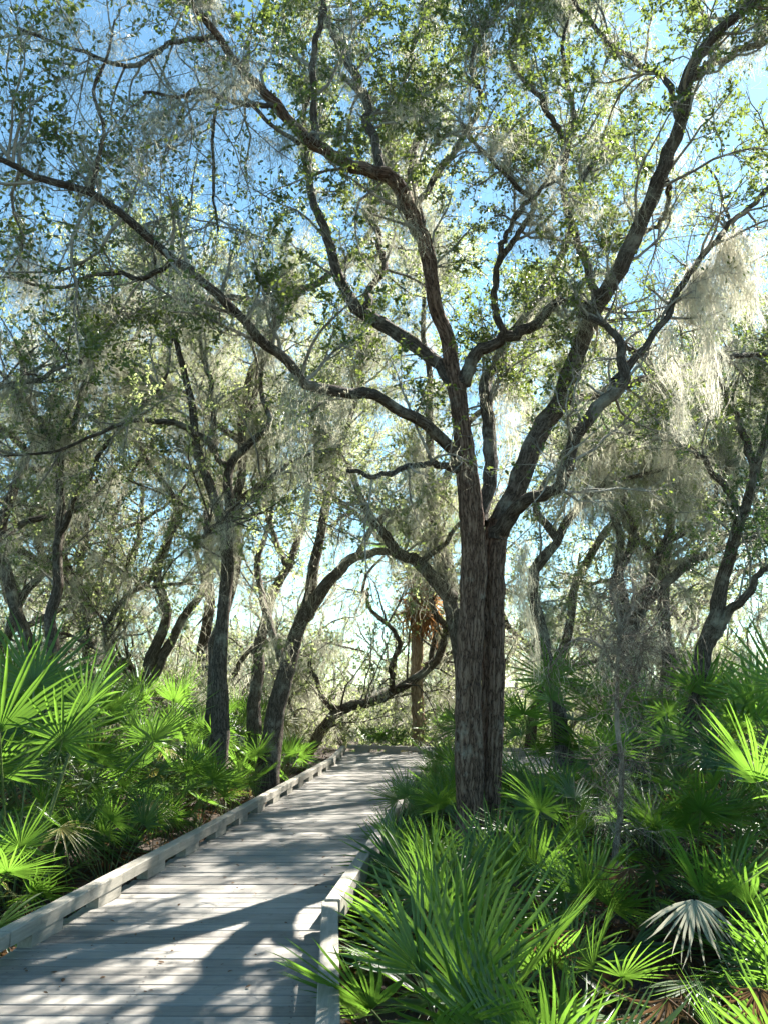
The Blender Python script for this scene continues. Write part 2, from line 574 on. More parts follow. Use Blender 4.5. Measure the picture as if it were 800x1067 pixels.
def box(g, c, ax, ay, az, bev=0.0):
    """box from its centre and three half-axis vectors, top edges eased by bev"""
    c, ax, ay, az = (np.asarray(v, float) for v in (c, ax, ay, az))
    lx, ly, lz = (np.linalg.norm(v) for v in (ax, ay, az))
    if bev <= 0:
        V = [c + sx * ax + sy * ay + sz * az for sz in (-1, 1) for sx, sy in ((-1, -1), (1, -1), (1, 1), (-1, 1))]
        g.add(V, [(3, 2, 1, 0), (4, 5, 6, 7), (0, 1, 5, 4), (1, 2, 6, 5), (2, 3, 7, 6), (3, 0, 4, 7)])
    else:
        kx, ky, kz = 1 - bev / lx, 1 - bev / ly, 1 - bev / lz
        V = []
        for sz, fx, fy in ((-1, 1, 1), (kz, 1, 1), (1, kx, ky)):
            V += [c + sx * fx * ax + sy * fy * ay + sz * az for sx, sy in ((-1, -1), (1, -1), (1, 1), (-1, 1))]
        fc = [(3, 2, 1, 0), (8, 9, 10, 11)]
        for l in (0, 4):
            for q in range(4):
                r = (q + 1) % 4
                fc.append((l + q, l + r, l + 4 + r, l + 4 + q))
        g.add(V, fc)


rg = np.random.default_rng(11)
g = Geo()
y = 1.2
pw = 0.138
while y < 20.2:
    xl, xr = edge(LEFT, y) - 0.06, edge(RIGHT, y) + 0.06
    if y > 15.4:
        xr = 5.2
    tilt = rg.normal(0, 0.0025)
    skew = 0.010 * (xr - xl) * 0.5
    c = ((xl + xr) / 2, y + rg.normal(0, 0.001), -0.019 + rg.normal(0, 0.0018))
    box(g, c, ((xr - xl) / 2 + rg.normal(0, 0.006), -skew + rg.normal(0, 0.0015), tilt), (0, pw / 2 - 0.0045, rg.normal(0, 0.0008)), (0, 0, 0.019), 0.004)
    for xs_ in (xl + 0.20, (xl + xr) / 2, xr - 0.20):
        for dy in (-0.035, 0.035):
            sx, sy = xs_ + rg.normal(0, 0.006), c[1] + dy + rg.normal(0, 0.004)
            g.add([(sx - 0.005, sy - 0.005, 0.004), (sx + 0.005, sy - 0.005, 0.004), (sx + 0.005, sy + 0.005, 0.004), (sx - 0.005, sy + 0.005, 0.004)], [(0, 1, 2, 3)], None, 1)
    y += pw
deck = bpy.data.objects.new('boardwalk', None)
COL.objects.link(deck)
tag(deck, 'weathered grey timber boardwalk winding between the palmettos', 'boardwalk', kind='structure')
g.build('deck', [M_DECK, M_BOLT], deck, smooth=False)
g = Geo()
for k in range(2):
    for j in range(8):
        y0, y1 = 1.0 + j * 2.0, 3.0 + j * 2.0
        sgn = (0.25, -0.25)[k]
        tab = (LEFT, RIGHT)[k]
        p0, p1 = np.array([edge(tab, y0) + sgn, y0, -0.13]), np.array([edge(tab, y1) + sgn, y1, -0.13])
        d = (p1 - p0) / 2
        box(g, (p0 + p1) / 2, (0.03, 0, 0), d, (0, 0, 0.088))
g.build('joist', M_RAIL, deck, smooth=False)
g = Geo()
for y in np.arange(1.5, 17, 2.4):
    for tab, sgn in ((LEFT, 0.25), (RIGHT, -0.25)):
        box(g, (edge(tab, y) + sgn, y, -0.36), (0.05, 0, 0), (0, 0.05, 0), (0, 0, 0.14))
g.build('post', M_RAIL, deck, smooth=False)


def kerb(pts, label, seed, seg=2.4, blk=0.86, dark=False):
    """timber kerb rail raised on spacer blocks along pts (plan polyline)"""
    rg = np.random.default_rng(seed)
    t = empty('kerb_rail', (pts[0][0], pts[0][1], 0), label, 'kerb rail', 'timber kerb rails along the boardwalk')
    hw, hh, zc = 0.054, 0.043, 0.125
    for a, b in zip(pts[:-1], pts[1:]):
        a, b = np.array([*a, 0.0]), np.array([*b, 0.0])
        L = np.linalg.norm(b - a)
        d = (b - a) / L
        s = np.array([d[1], -d[0], 0])
        n = max(1, round(L / seg))
        for i in range(n):
            g = Geo()
            l = L / n
            c = a + d * (i + 0.5) * l + np.array([0, 0, zc + rg.normal(0, 0.002)]) + s * rg.normal(0, 0.004)
            box(g, c, s * hw, d * (l / 2 - 0.004), (0, 0, hh), 0.006)
            beam = g.build('beam', M_RAIL, t, smooth=False)
            for e in (0.08, 0.5, 0.92):
                for off in (-0.02, 0.024):
                    g = Geo()
                    p = a + d * (i + e) * l + s * off + np.array([0, 0, zc + hh + 0.0015])
                    tubes(g, [[p - np.array([0, 0, 0.006]), p, p + np.array([0, 0, 0.0001])]], [[0.010, 0.009, 0.0005]], 8)
                    bo = g.build('bolt', M_BOLT, None)
                    bo.parent = beam
                    bo.matrix_parent_inverse = Matrix.Translation(-Vector(t.location))
                    if c[1] > 9:
                        bpy.data.objects.remove(bo)
        m = max(1, round(L / blk))
        for i in range(m):
            g = Geo()
            c = a + d * (i + 0.5) * L / m + np.array([0, 0, 0.0415])
            box(g, c, s * (hw - 0.006), d * 0.19, (0, 0, 0.0395))
            g.build('spacer_block', M_RAIL, t, smooth=False)


kerb([(-2.62, 1.0), (-2.28, 5.07), (-1.78, 9.5), (-1.10, 16.3)], 'long timber kerb rail on blocks along the left edge of boardwalk', 1)
kerb([(-1.08, 16.4), (-1.02, 18.5), (-1.0, 20.0)], 'far end of the left timber kerb before boardwalk turns', 2)
kerb([(-0.9, 20.15), (0.6, 19.6), (4.6, 18.9)], 'dark timber kerb across the far bend of boardwalk', 3)
kerb([(-0.08, 1.0), (-0.24, 3.68), (-0.37, 5.72)], 'short sunlit timber kerb rail at the lower edge beside the near palmetto', 4)
kerb([(-0.35, 5.8), (0.03, 9.0), (0.47, 13.0), (0.73, 15.0)], 'right timber kerb rail mostly hidden by overhanging palmettos', 5)

# ------------------------------------------------------------------ fallen leaves on the deck
rg = np.random.default_rng(21)
lm = []
for k in range(4):
    g = Geo()
    leaves(g, rg, np.array([[[0, 0, 0.006], [0.02, 0.01, 0.006]]]), 1.0, 0.06, 3.0)
    while g.n == 0 or g.n > 6:
        g = Geo()
        leaves(g, rg, np.array([[[0, 0, 0.006], [0.02, 0.01, 0.006]]]), 1.0, 0.06, 3.0)
    me = g.mesh('fallen_leaf', M_DEAD)
    zs = np.array([v.co.z for v in me.vertices])
    for v in me.vertices:
        v.co.z = 0.004 + (v.co.z - zs.min()) * 0.35
    lm.append(me)
for k in range(150):
    y = 3.4 + 9 * rg.random() ** 1.5
    x = rg.uniform(edge(LEFT, y) + 0.15, edge(RIGHT, y) - 0.15)
    o = bpy.data.objects.new('fallen_leaf', lm[k % 4])
    COL.objects.link(o)
    o.location = (x, y, 0.001)
    o.rotation_euler = (0, 0, rg.uniform(0, 6.28))
    o.scale = [rg.uniform(0.22, 0.95)] * 3
    tag(o, 'small dry brown leaf fallen on the grey deck boards', 'leaf', 'fallen leaves on the boardwalk')

# ------------------------------------------------------------------ palmettos
def fan(rg, nseg, half, L, wid, cup, droop, ragged=0.0):
    g = Geo()
    th = np.linspace(-half, half, nseg) + rg.normal(0, 0.02, nseg)
    dth = 2 * half / (nseg - 1)
    st = np.array([0.02, 0.16, 0.34, 0.58, 0.82, 1.0])
    hwf = np.array([0.0, 1.0, 1.0, 0.85, 0.5, 0.06])
    for t in th:
        l = L * (0.80 + 0.20 * math.cos(t * 0.75)) * rg.uniform(0.88, 1.06)
        r = st * l
        bend = rg.normal(0, 0.10 + ragged)
        dr = droop * rg.uniform(0.5, 1.6) + ragged * rg.random() * 0.8
        ang = t + bend * st ** 2
        dx, dy = np.sin(ang), np.cos(ang)
        z = cup * abs(math.sin(t * 0.6)) * r - dr * l * st ** 2.2
        hw = np.minimum(r * math.tan(dth / 2) * 1.05, wid / 2) * np.where(st < 0.2, 1, hwf)
        hw[0] = 0.004
        C = np.stack([dx * r, dy * r, z], -1)
        tw = rg.normal(0, 0.35) * st
        side = np.stack([dy * np.cos(tw), -dx * np.cos(tw), np.sin(tw)], -1)
        A = C - side * hw[:, None]
        B = C + side * hw[:, None]
        Mv = C - np.array([0, 0, 1]) * (hw * 0.55)[:, None]
        V = np.stack([A, Mv, B], 1).reshape(-1, 3)
        fc = []
        for k in range(len(st) - 1):
            b = k * 3
            fc += [(b, b + 1, b + 4, b + 3), (b + 1, b + 2, b + 5, b + 4)]
        g.add(V, fc)
    return g


rg = np.random.default_rng(5)
FANS, DEADF = [], []
for k in range(9):
    half = rg.uniform(1.55, 2.35)
    FANS.append(fan(rg, int(rg.integers(21, 28)), half, rg.uniform(0.48, 0.62), 0.025, rg.uniform(0.1, 0.45), rg.uniform(0.05, 0.3)).mesh('frond', M_PALM))
YELF = [fan(rg, 22, 1.7, 0.5, 0.022, 0.25, 0.45, 0.12).mesh('frond', M_YELL) for k in range(2)]
UPF = [fan(rg, int(rg.integers(17, 23)), rg.uniform(1.0, 1.45), rg.uniform(0.60, 0.72), 0.027, rg.uniform(0.1, 0.3), rg.uniform(0.02, 0.10)).mesh('frond', M_PALM) for k in range(4)]
for k in range(3):
    DEADF.append(fan(rg, 20, 1.4, 0.46, 0.017, 0.3, 1.0, 0.45).mesh('dead_frond', M_DEAD))
SKIRTF = [fan(rg, 16, 1.2, 0.5, 0.03, 0.2, 0.5, 0.3).mesh('dead_frond', M_SKIRT) for k in range(3)]
PALEF = fan(rg, 19, 1.35, 0.48, 0.026, 0.1, 0.7, 0.05).mesh('pale_frond', M_PALE)


def palmetto_proto(seed, nf, stalk, spread, fans, dead, size=1.0):
    """list of (mesh, stalk mesh, matrix, kind) for one plant standing at the origin"""
    rg = np.random.default_rng(seed)
    out = []
    for k in range(nf + dead):
        isd = k >= nf
        az = (k * 2.39996 + rg.normal(0, 0.25))
        q = (k + 0.5) / nf
        el = math.radians(88 - spread * q ** 0.75 + rg.normal(0, 6)) if not isd else math.radians(rg.uniform(5, 35))
        L = stalk * rg.uniform(0.72, 1.12) * (0.55 if isd else 1.0)
        d0 = np.array([math.cos(az) * math.cos(el), math.sin(az) * math.cos(el), math.sin(el)])
        bend = 0.25 + 0.35 * q
        S = 7
        pts = [np.array([math.cos(az) * 0.05, math.sin(az) * 0.05, -0.05])]
        d = nrm(d0 + np.array([0, 0, 0.25]))
        for s in range(S - 1):
            d = nrm(d - np.array([0, 0, bend * (1.9 if isd else 1.0) / S]))
            pts.append(pts[-1] + d * L / (S - 1))
        P = np.array([pts])
        if isd and P[0, -1, 2] < 0.12:
            P[0, :, 2] += np.linspace(0, 0.14 - P[0, -1, 2], S)
        gs = Geo()
        tubes(gs, P, np.linspace(0.0085, 0.0055, S)[None] * size, 5)
        sm = gs.mesh('stalk', M_DEAD if isd else M_STALK)
        # the fan continues along the stalk and leans outward
        lean = rg.uniform(0.15, 0.75) if not isd else rg.uniform(0.3, 0.9)
        yv = nrm(d - np.array([0, 0, lean]) * (0.4 if q < 0.3 else 1.0))
        roll = rg.normal(0, 0.5)
        xv = nrm(np.cross(yv, [0, 0, 1]) + np.array([0, 0, roll]))
        xv = nrm(xv - xv.dot(yv) * yv)
        zv = np.cross(xv, yv)
        sc = size * rg.uniform(0.85, 1.15)
        M = Matrix(((xv[0], yv[0], zv[0], 0), (xv[1], yv[1], zv[1], 0), (xv[2], yv[2], zv[2], 0), (0, 0, 0, 1)))
        M = Matrix.Translation(Vector(P[0, -1])) @ M @ Matrix.Diagonal((sc, sc, sc, 1))
        me = DEADF[k % 3] if isd else fans[int(rg.integers(0, len(fans)))]
        if not isd and q > 0.45 and rg.random() < 0.16:
            me = YELF[k % 2]
        out.append((me, sm, M, 'dead_frond' if isd else 'frond'))
    return out


PROTO = [palmetto_proto(100 + k, 13 + k % 4, 0.95 + 0.05 * (k % 3), 62 + 4 * (k % 3), FANS, 3) for k in range(5)]
PROTO_TALL = [palmetto_proto(180 + k, 18, 1.55, 78, FANS, 4) for k in range(4)]
PROTO_UP = [palmetto_proto(140 + k, 15, 0.55, 60, UPF + FANS[:2], 2, 1.05) for k in range(3)]
PROTO_LOW = [palmetto_proto(160 + k, 10, 0.55, 70, FANS, 7) for k in range(3)]


PLANTS = []


def palmetto(x, y, scale, label, protos=PROTO, rz=None, group='saw palmettos beside the boardwalk', k=[0], sparse=0):
    k[0] += 1
    rg = np.random.default_rng(900 + k[0])
    z = float(ground_z(np.array(x), np.array(y)))
    if scale > 0.97 and protos is PROTO:
        protos, scale = PROTO_TALL, scale / 1.22
    pr = protos[int(rg.integers(0, len(protos)))]
    root = empty('saw_palmetto', (x, y, z), label, 'palmetto', group)
    root.rotation_euler = (0, 0, rg.uniform(0, 6.28) if rz is None else rz)
    root.scale = (scale,) * 3
    W_ = Matrix.Translation(root.location) @ Matrix.Rotation(root.rotation_euler.z, 4, 'Z') @ Matrix.Diagonal((scale, scale, scale, 1))
    for me, sm, M, nm in pr[sparse:]:
        if x > 0 and y < 6.6 and me.materials[0] is M_YELL:
            continue
        tip, mid_ = W_ @ M @ Vector((0, 0.5, 0)), W_ @ M @ Vector((0, 0, 0))
        if x < 0 and y < 20 and max(tip.x - edge(LEFT, tip.y), mid_.x - edge(LEFT, mid_.y)) > -0.12:
            continue                                    # trimmed back from the boardwalk
        if x > 0 and y < 15 and min(tip.x - edge(RIGHT, tip.y), mid_.x - edge(RIGHT, mid_.y) - 0.1) < -0.22:
            continue
        f = bpy.data.objects.new(nm, me)
        COL.objects.link(f)
        f.parent = root
        f.matrix_local = M
        if me.materials[0] is M_YELL:
            f['label'] = 'yellowing frond'
        if nm == 'dead_frond':
            f['label'] = 'brown dried frond hanging low'
        s = bpy.data.objects.new('stalk', sm)
        COL.objects.link(s)
        s.parent = f
        s.matrix_parent_inverse = M.inverted()
    PLANTS.append((root, W_))
    return root


ORD = ['nearest', 'second', 'third', 'fourth', 'fifth', 'sixth', 'seventh', 'eighth', 'ninth', 'tenth', 'eleventh']
# left bed, row by row away from the kerb
for row, (off, ys, sc, nm) in enumerate([
        (0.95, (5.4, 6.7, 8.0, 9.4, 10.8, 12.3, 13.9, 15.6, 17.6), 0.80, 'in the row hugging the left kerb'),
        (2.1, (6.6, 7.9, 9.2, 10.7, 12.4, 14.2, 16.3, 18.6), 1.1, 'in the second row left of the kerb'),
        (3.4, (8.6, 10.2, 12.0, 14.0, 16.4, 19.0), 1.45, 'in the third row left of the kerb'),
        (5.0, (10.8, 13.0, 15.6, 18.4), 1.5, 'in the back row left of the kerb')]):
    rg = np.random.default_rng(60 + row)
    for i, y in enumerate(ys):
        palmetto(edge(LEFT, y) - off + rg.normal(0, 0.15), y + rg.normal(0, 0.15), sc * rg.uniform(0.88, 1.12),
                 f'green saw palmetto {nm}, {ORD[i]} from the camera', group='saw palmettos left of the boardwalk')
palmetto(-3.35, 7.6, 1.75, 'tall saw palmetto rising highest at the left edge of the photo', group='saw palmettos left of the boardwalk')
GR = 'saw palmettos right of the boardwalk'
palmetto(0.36, 4.15, 1.0, 'large bright saw palmetto with upright blades right beside the near kerb', PROTO_UP, 0.4, GR)
palmetto(0.75, 3.75, 0.8, 'saw palmetto spreading over the bottom edge right of the near kerb', PROTO_UP, 2.2, GR)
palmetto(0.42, 6.0, 0.92, 'yellow green saw palmetto with narrow upright blades left of the big trunk', PROTO_UP, 1.1, GR)
for x, y, sc, lb, pr in [
        (0.42, 7.2, 0.8, 'saw palmetto covering the right kerb just past its bend', PROTO_UP),
        (0.62, 9.4, 0.8, 'saw palmetto hiding the right kerb beside the big trunk', PROTO),
        (1.0, 11.0, 0.8, 'saw palmetto overhanging the right kerb beyond the big trunk', PROTO),
        (1.05, 7.0, 0.8, 'saw palmetto with upright blades at the foot of the big trunk', PROTO_UP),
        (1.75, 3.9, 0.75, 'low saw palmetto at the bottom right corner', PROTO_LOW),
        (1.15, 5.2, 0.75, 'low saw palmetto behind the large upright one near the kerb', PROTO_LOW),
        (2.35, 4.9, 0.75, 'low saw palmetto near the right edge of the photo beside dead fronds', PROTO_LOW),
        (1.55, 6.4, 0.85, 'small saw palmetto on open litter right of the big trunk', PROTO_LOW),
        (2.55, 6.3, 0.9, 'saw palmetto in front of the bare grey sapling', PROTO_LOW),
        (3.3, 5.9, 1.35, 'tall dark saw palmetto reaching in from the right edge', PROTO),
        (4.4, 8.5, 1.65, 'tallest saw palmetto rising behind the fronds at the right edge', PROTO),
        (0.05, 8.6, 0.62, 'small saw palmetto leaning over the right kerb before the big trunk', PROTO_LOW),
        (1.75, 8.0, 0.85, 'saw palmetto just right of the big oak trunk', PROTO),
        (2.9, 7.9, 0.95, 'bright saw palmetto behind the bare grey sapling', PROTO),
        (4.1, 7.8, 1.0, 'saw palmetto in second rank at the right edge', PROTO),
        (0.55, 10.6, 0.72, 'saw palmetto beyond the big trunk leaning towards the right kerb', PROTO_LOW),
        (2.0, 9.9, 0.95, 'saw palmetto behind and right of the big oak trunk', PROTO),
        (3.2, 9.9, 1.25, 'saw palmetto in the middle of the right bed', PROTO),
        (4.6, 9.6, 1.3, 'saw palmetto in front of the leaning oak at right', PROTO),
        (1.15, 12.2, 0.85, 'saw palmetto beyond the big oak trunk, half hidden by it', PROTO),
        (2.6, 12.2, 1.5, 'tall saw palmetto at the back centre of the right bed', PROTO),
        (4.1, 12.0, 1.5, 'saw palmetto left of the foot of the leaning right oak', PROTO),
        (5.6, 11.8, 1.5, 'saw palmetto right of the foot of the leaning right oak', PROTO),
        (1.25, 13.7, 0.9, 'far saw palmetto beside the boardwalk bend', PROTO),
        (2.2, 14.7, 1.0, 'far saw palmetto inside the curve where the boardwalk turns right', PROTO),
        (-0.2, 21.6, 0.9, 'small distant saw palmetto behind the kerb across the far bend', PROTO),
        (1.7, 21.2, 1.0, 'distant saw palmetto at the foot of the cabbage palm', PROTO),
        (3.4, 21.0, 1.1, 'distant saw palmetto right of the cabbage palm', PROTO),
        (3.3, 14.6, 1.6, 'far saw palmetto behind the right bed', PROTO),
        (5.4, 14.6, 1.7, 'far saw palmetto behind the leaning right oak', PROTO),
        (7.2, 14.4, 1.7, 'farthest saw palmetto at the right edge', PROTO)]:
    palmetto(x, y, sc, lb, pr, None, GR)
# the pale drooping frond low at right belongs to a small plant
p = palmetto(2.02, 5.55, 0.75, 'small saw palmetto with one pale silvery drooping frond', PROTO_LOW, 0.3, GR, sparse=5)
pf = bpy.data.objects.new('pale_frond', PALEF)
COL.objects.link(pf)
pf.parent = p
pf['label'] = 'pale silvery frond drooping'
M = Matrix.Translation((-0.15, -0.25, 0.75)) @ Matrix.Rotation(math.radians(150), 4, 'Z') @ Matrix.Rotation(math.radians(-55), 4, 'X')
pf.matrix_local = M

# dried fronds that stand out among the green ones, each on the plant nearest to it
for i, (px, py, d, rz, tl, sc) in enumerate([(572, 968, 5.0, 170, -75, 0.62), (694, 1040, 4.1, 200, -70, 0.6), (790, 1030, 4.0, 150, -60, 0.6), (655, 905, 6.2, 190, -80, 0.62)]):
    q = Vector(at(px, py, d))
    pl, W_ = min(PLANTS, key=lambda t: (t[0].location.xy - q.xy).length)
    f = bpy.data.objects.new('dead_frond', DEADF[i % 3])
    COL.objects.link(f)
    f.parent = pl
    f.matrix_parent_inverse = W_.inverted()
    f.matrix_basis = Matrix.Translation(q) @ Matrix.Rotation(math.radians(rz), 4, 'Z') @ Matrix.Rotation(math.radians(tl), 4, 'X') @ Matrix.Diagonal((sc, sc, sc, 1))
    f['label'] = 'muted brown dried frond hanging among the green blades'
    gs = Geo()
    b = np.array(pl.location) + np.array([0, 0, 0.03])
    t = np.linspace(0, 1, 6)[:, None]
    P = b * (1 - t) + np.array(q) * t + np.array([0, 0, 0.25]) * t * (1 - t)
    tubes(gs, P[None], np.full((1, 6), 0.006), 5)
    st_ = gs.build('stalk', M_DEAD, None)
    st_.parent = f
    st_.matrix_parent_inverse = f.matrix_basis.inverted()

# ------------------------------------------------------------------ trees
def to24(P, R):
    s = np.linspace(0, 1, len(P))
    q = np.linspace(0, 1, 24)
    return np.stack([np.interp(q, s, P[:, j]) for j in range(3)], 1), np.interp(q, s, R)


MOSS_SPOTS = []          # branch points where the thin background moss hangs


def finish_tree(root, limbs, seed, mats, leafm, leaf=0.055, bm=2.6, tm=5.0, lp=9, blen=(0.5, 1.5), tlen=(0.25, 0.6), bias=(0, 0.1, 0), up=0.2,
                keep=None, t0=0.2, fine=True, skip=0, mossn=0, twigs=True, b2=4.0, tg=None):
    """branches, twigs and leaves grown from the traced limbs"""
    rg = np.random.default_rng(seed)
    LP = np.stack([to24(*l)[0] for l in limbs[skip:]])
    LR = np.stack([to24(*l)[1] for l in limbs[skip:]])
    tips = LP[:, -4:]
    BP, BR = spawn(rg, LP, LR, bm, t0, blen, 0.95, up, 0.22, 8, 0.55, 0.020, bias)
    E, ER = spawn(rg, tips, LR[:, -4:], 14, 0.0, blen, 0.6, up, 0.22, 8, 0.8, 0.016, bias)
    BP, BR = np.concatenate([BP, E]), np.concatenate([BR, ER])
    B2, B2R = spawn(rg, BP, BR, b2, 0.2, (blen[0] * 0.6, blen[1] * 0.6), 0.8, up * 0.6, 0.25, 6, 0.6, 0.009, bias)
    TP, TR = spawn(rg, BP, BR, tm, 0.15, tlen, 0.85, up * 0.4, 0.25, 5, 0.5, 0.0045)
    T2, T2R = spawn(rg, B2, B2R, tm, 0.1, tlen, 0.85, up * 0.4, 0.25, 5, 0.5, 0.004)
    g = tg or Geo()
    tubes(g, BP, np.maximum(BR, 0.004), 5, None, 1)
    tubes(g, B2, np.maximum(B2R, 0.003), 4, None, 1)
    if twigs:
        tubes(g, TP, np.maximum(TR, 0.0022), 3, None, 1)
        tubes(g, T2, np.maximum(T2R, 0.0020), 3, None, 1)
    g.build('trunk' if tg else 'branchwork', [M_BARK2, mats], root)
    g = Geo()
    TT = np.concatenate([TP, T2])
    nl = leaves(g, rg, TT, lp, leaf, 0.7, keep, 0, fine)
    print(root.name, 'twigs', len(TT), 'leaves', nl)
    g.build('crown', leafm, root)
    if mossn:
        A = np.concatenate([BP[:, 2:7].reshape(-1, 3), LP[:, 8:].reshape(-1, 3)])
        MOSS_SPOTS.append(A[rg.integers(0, len(A), mossn)])
    return BP, TT, nl


# ---- the big oak in the middle
root = empty('oak_tree', tuple(at(497, 840, 8.6)[:2]) + (GZ,), 'large double stemmed live oak with spreading limbs right of the boardwalk', 'tree')
D = 8.6


def stem(nodes, S, K, seed, flute):
    P, R = limb(nodes, S, 0.0012, seed)
    rg = np.random.default_rng(seed)
    a = np.arange(K) / K * 2 * math.pi
    v = np.linspace(0, 1, S)[:, None]
    mod = np.ones((S, K))
    for f, am in ((3, 0.05), (5, 0.05), (8, 0.04), (13, 0.03), (19, 0.022)):
        ph = np.cumsum(rg.normal(0, 0.035, S))[:, None]
        mod += flute * am * np.sin(f * a[None] + ph + rg.uniform(0, 6))
    mod += 0.008 * rg.normal(size=(S, K))
    return P, R, mod


g = Geo()
for nodes, sd_ in (([(488, 905, D, 17), (489, 850, D, 13.5), (488, 790, D, 13.5), (487, 720, D, 13.2), (490, 650, D, 13.2), (493, 590, D, 13), (491, 545, D, 12.5),
                     (487, 500, D, 11.5), (481, 450, D, 10.5), (475, 400, D, 9.5)], 1),
                   ([(508, 905, D + 0.24, 13), (508, 850, D + .24, 10.5), (511, 790, D + .24, 10.8), (513, 720, D + .24, 11), (514, 650, D + .24, 10.5),
                     (513, 600, D + .24, 11.5), (515, 565, D + .24, 12), (521, 543, D + .24, 12)], 2)):
    P, R, mod = stem(nodes, 150, 52, sd_, 1.25)
    tubes(g, P[None], R[None], 52, mod[None])
trunk = g.build('trunk', M_BARK, root)

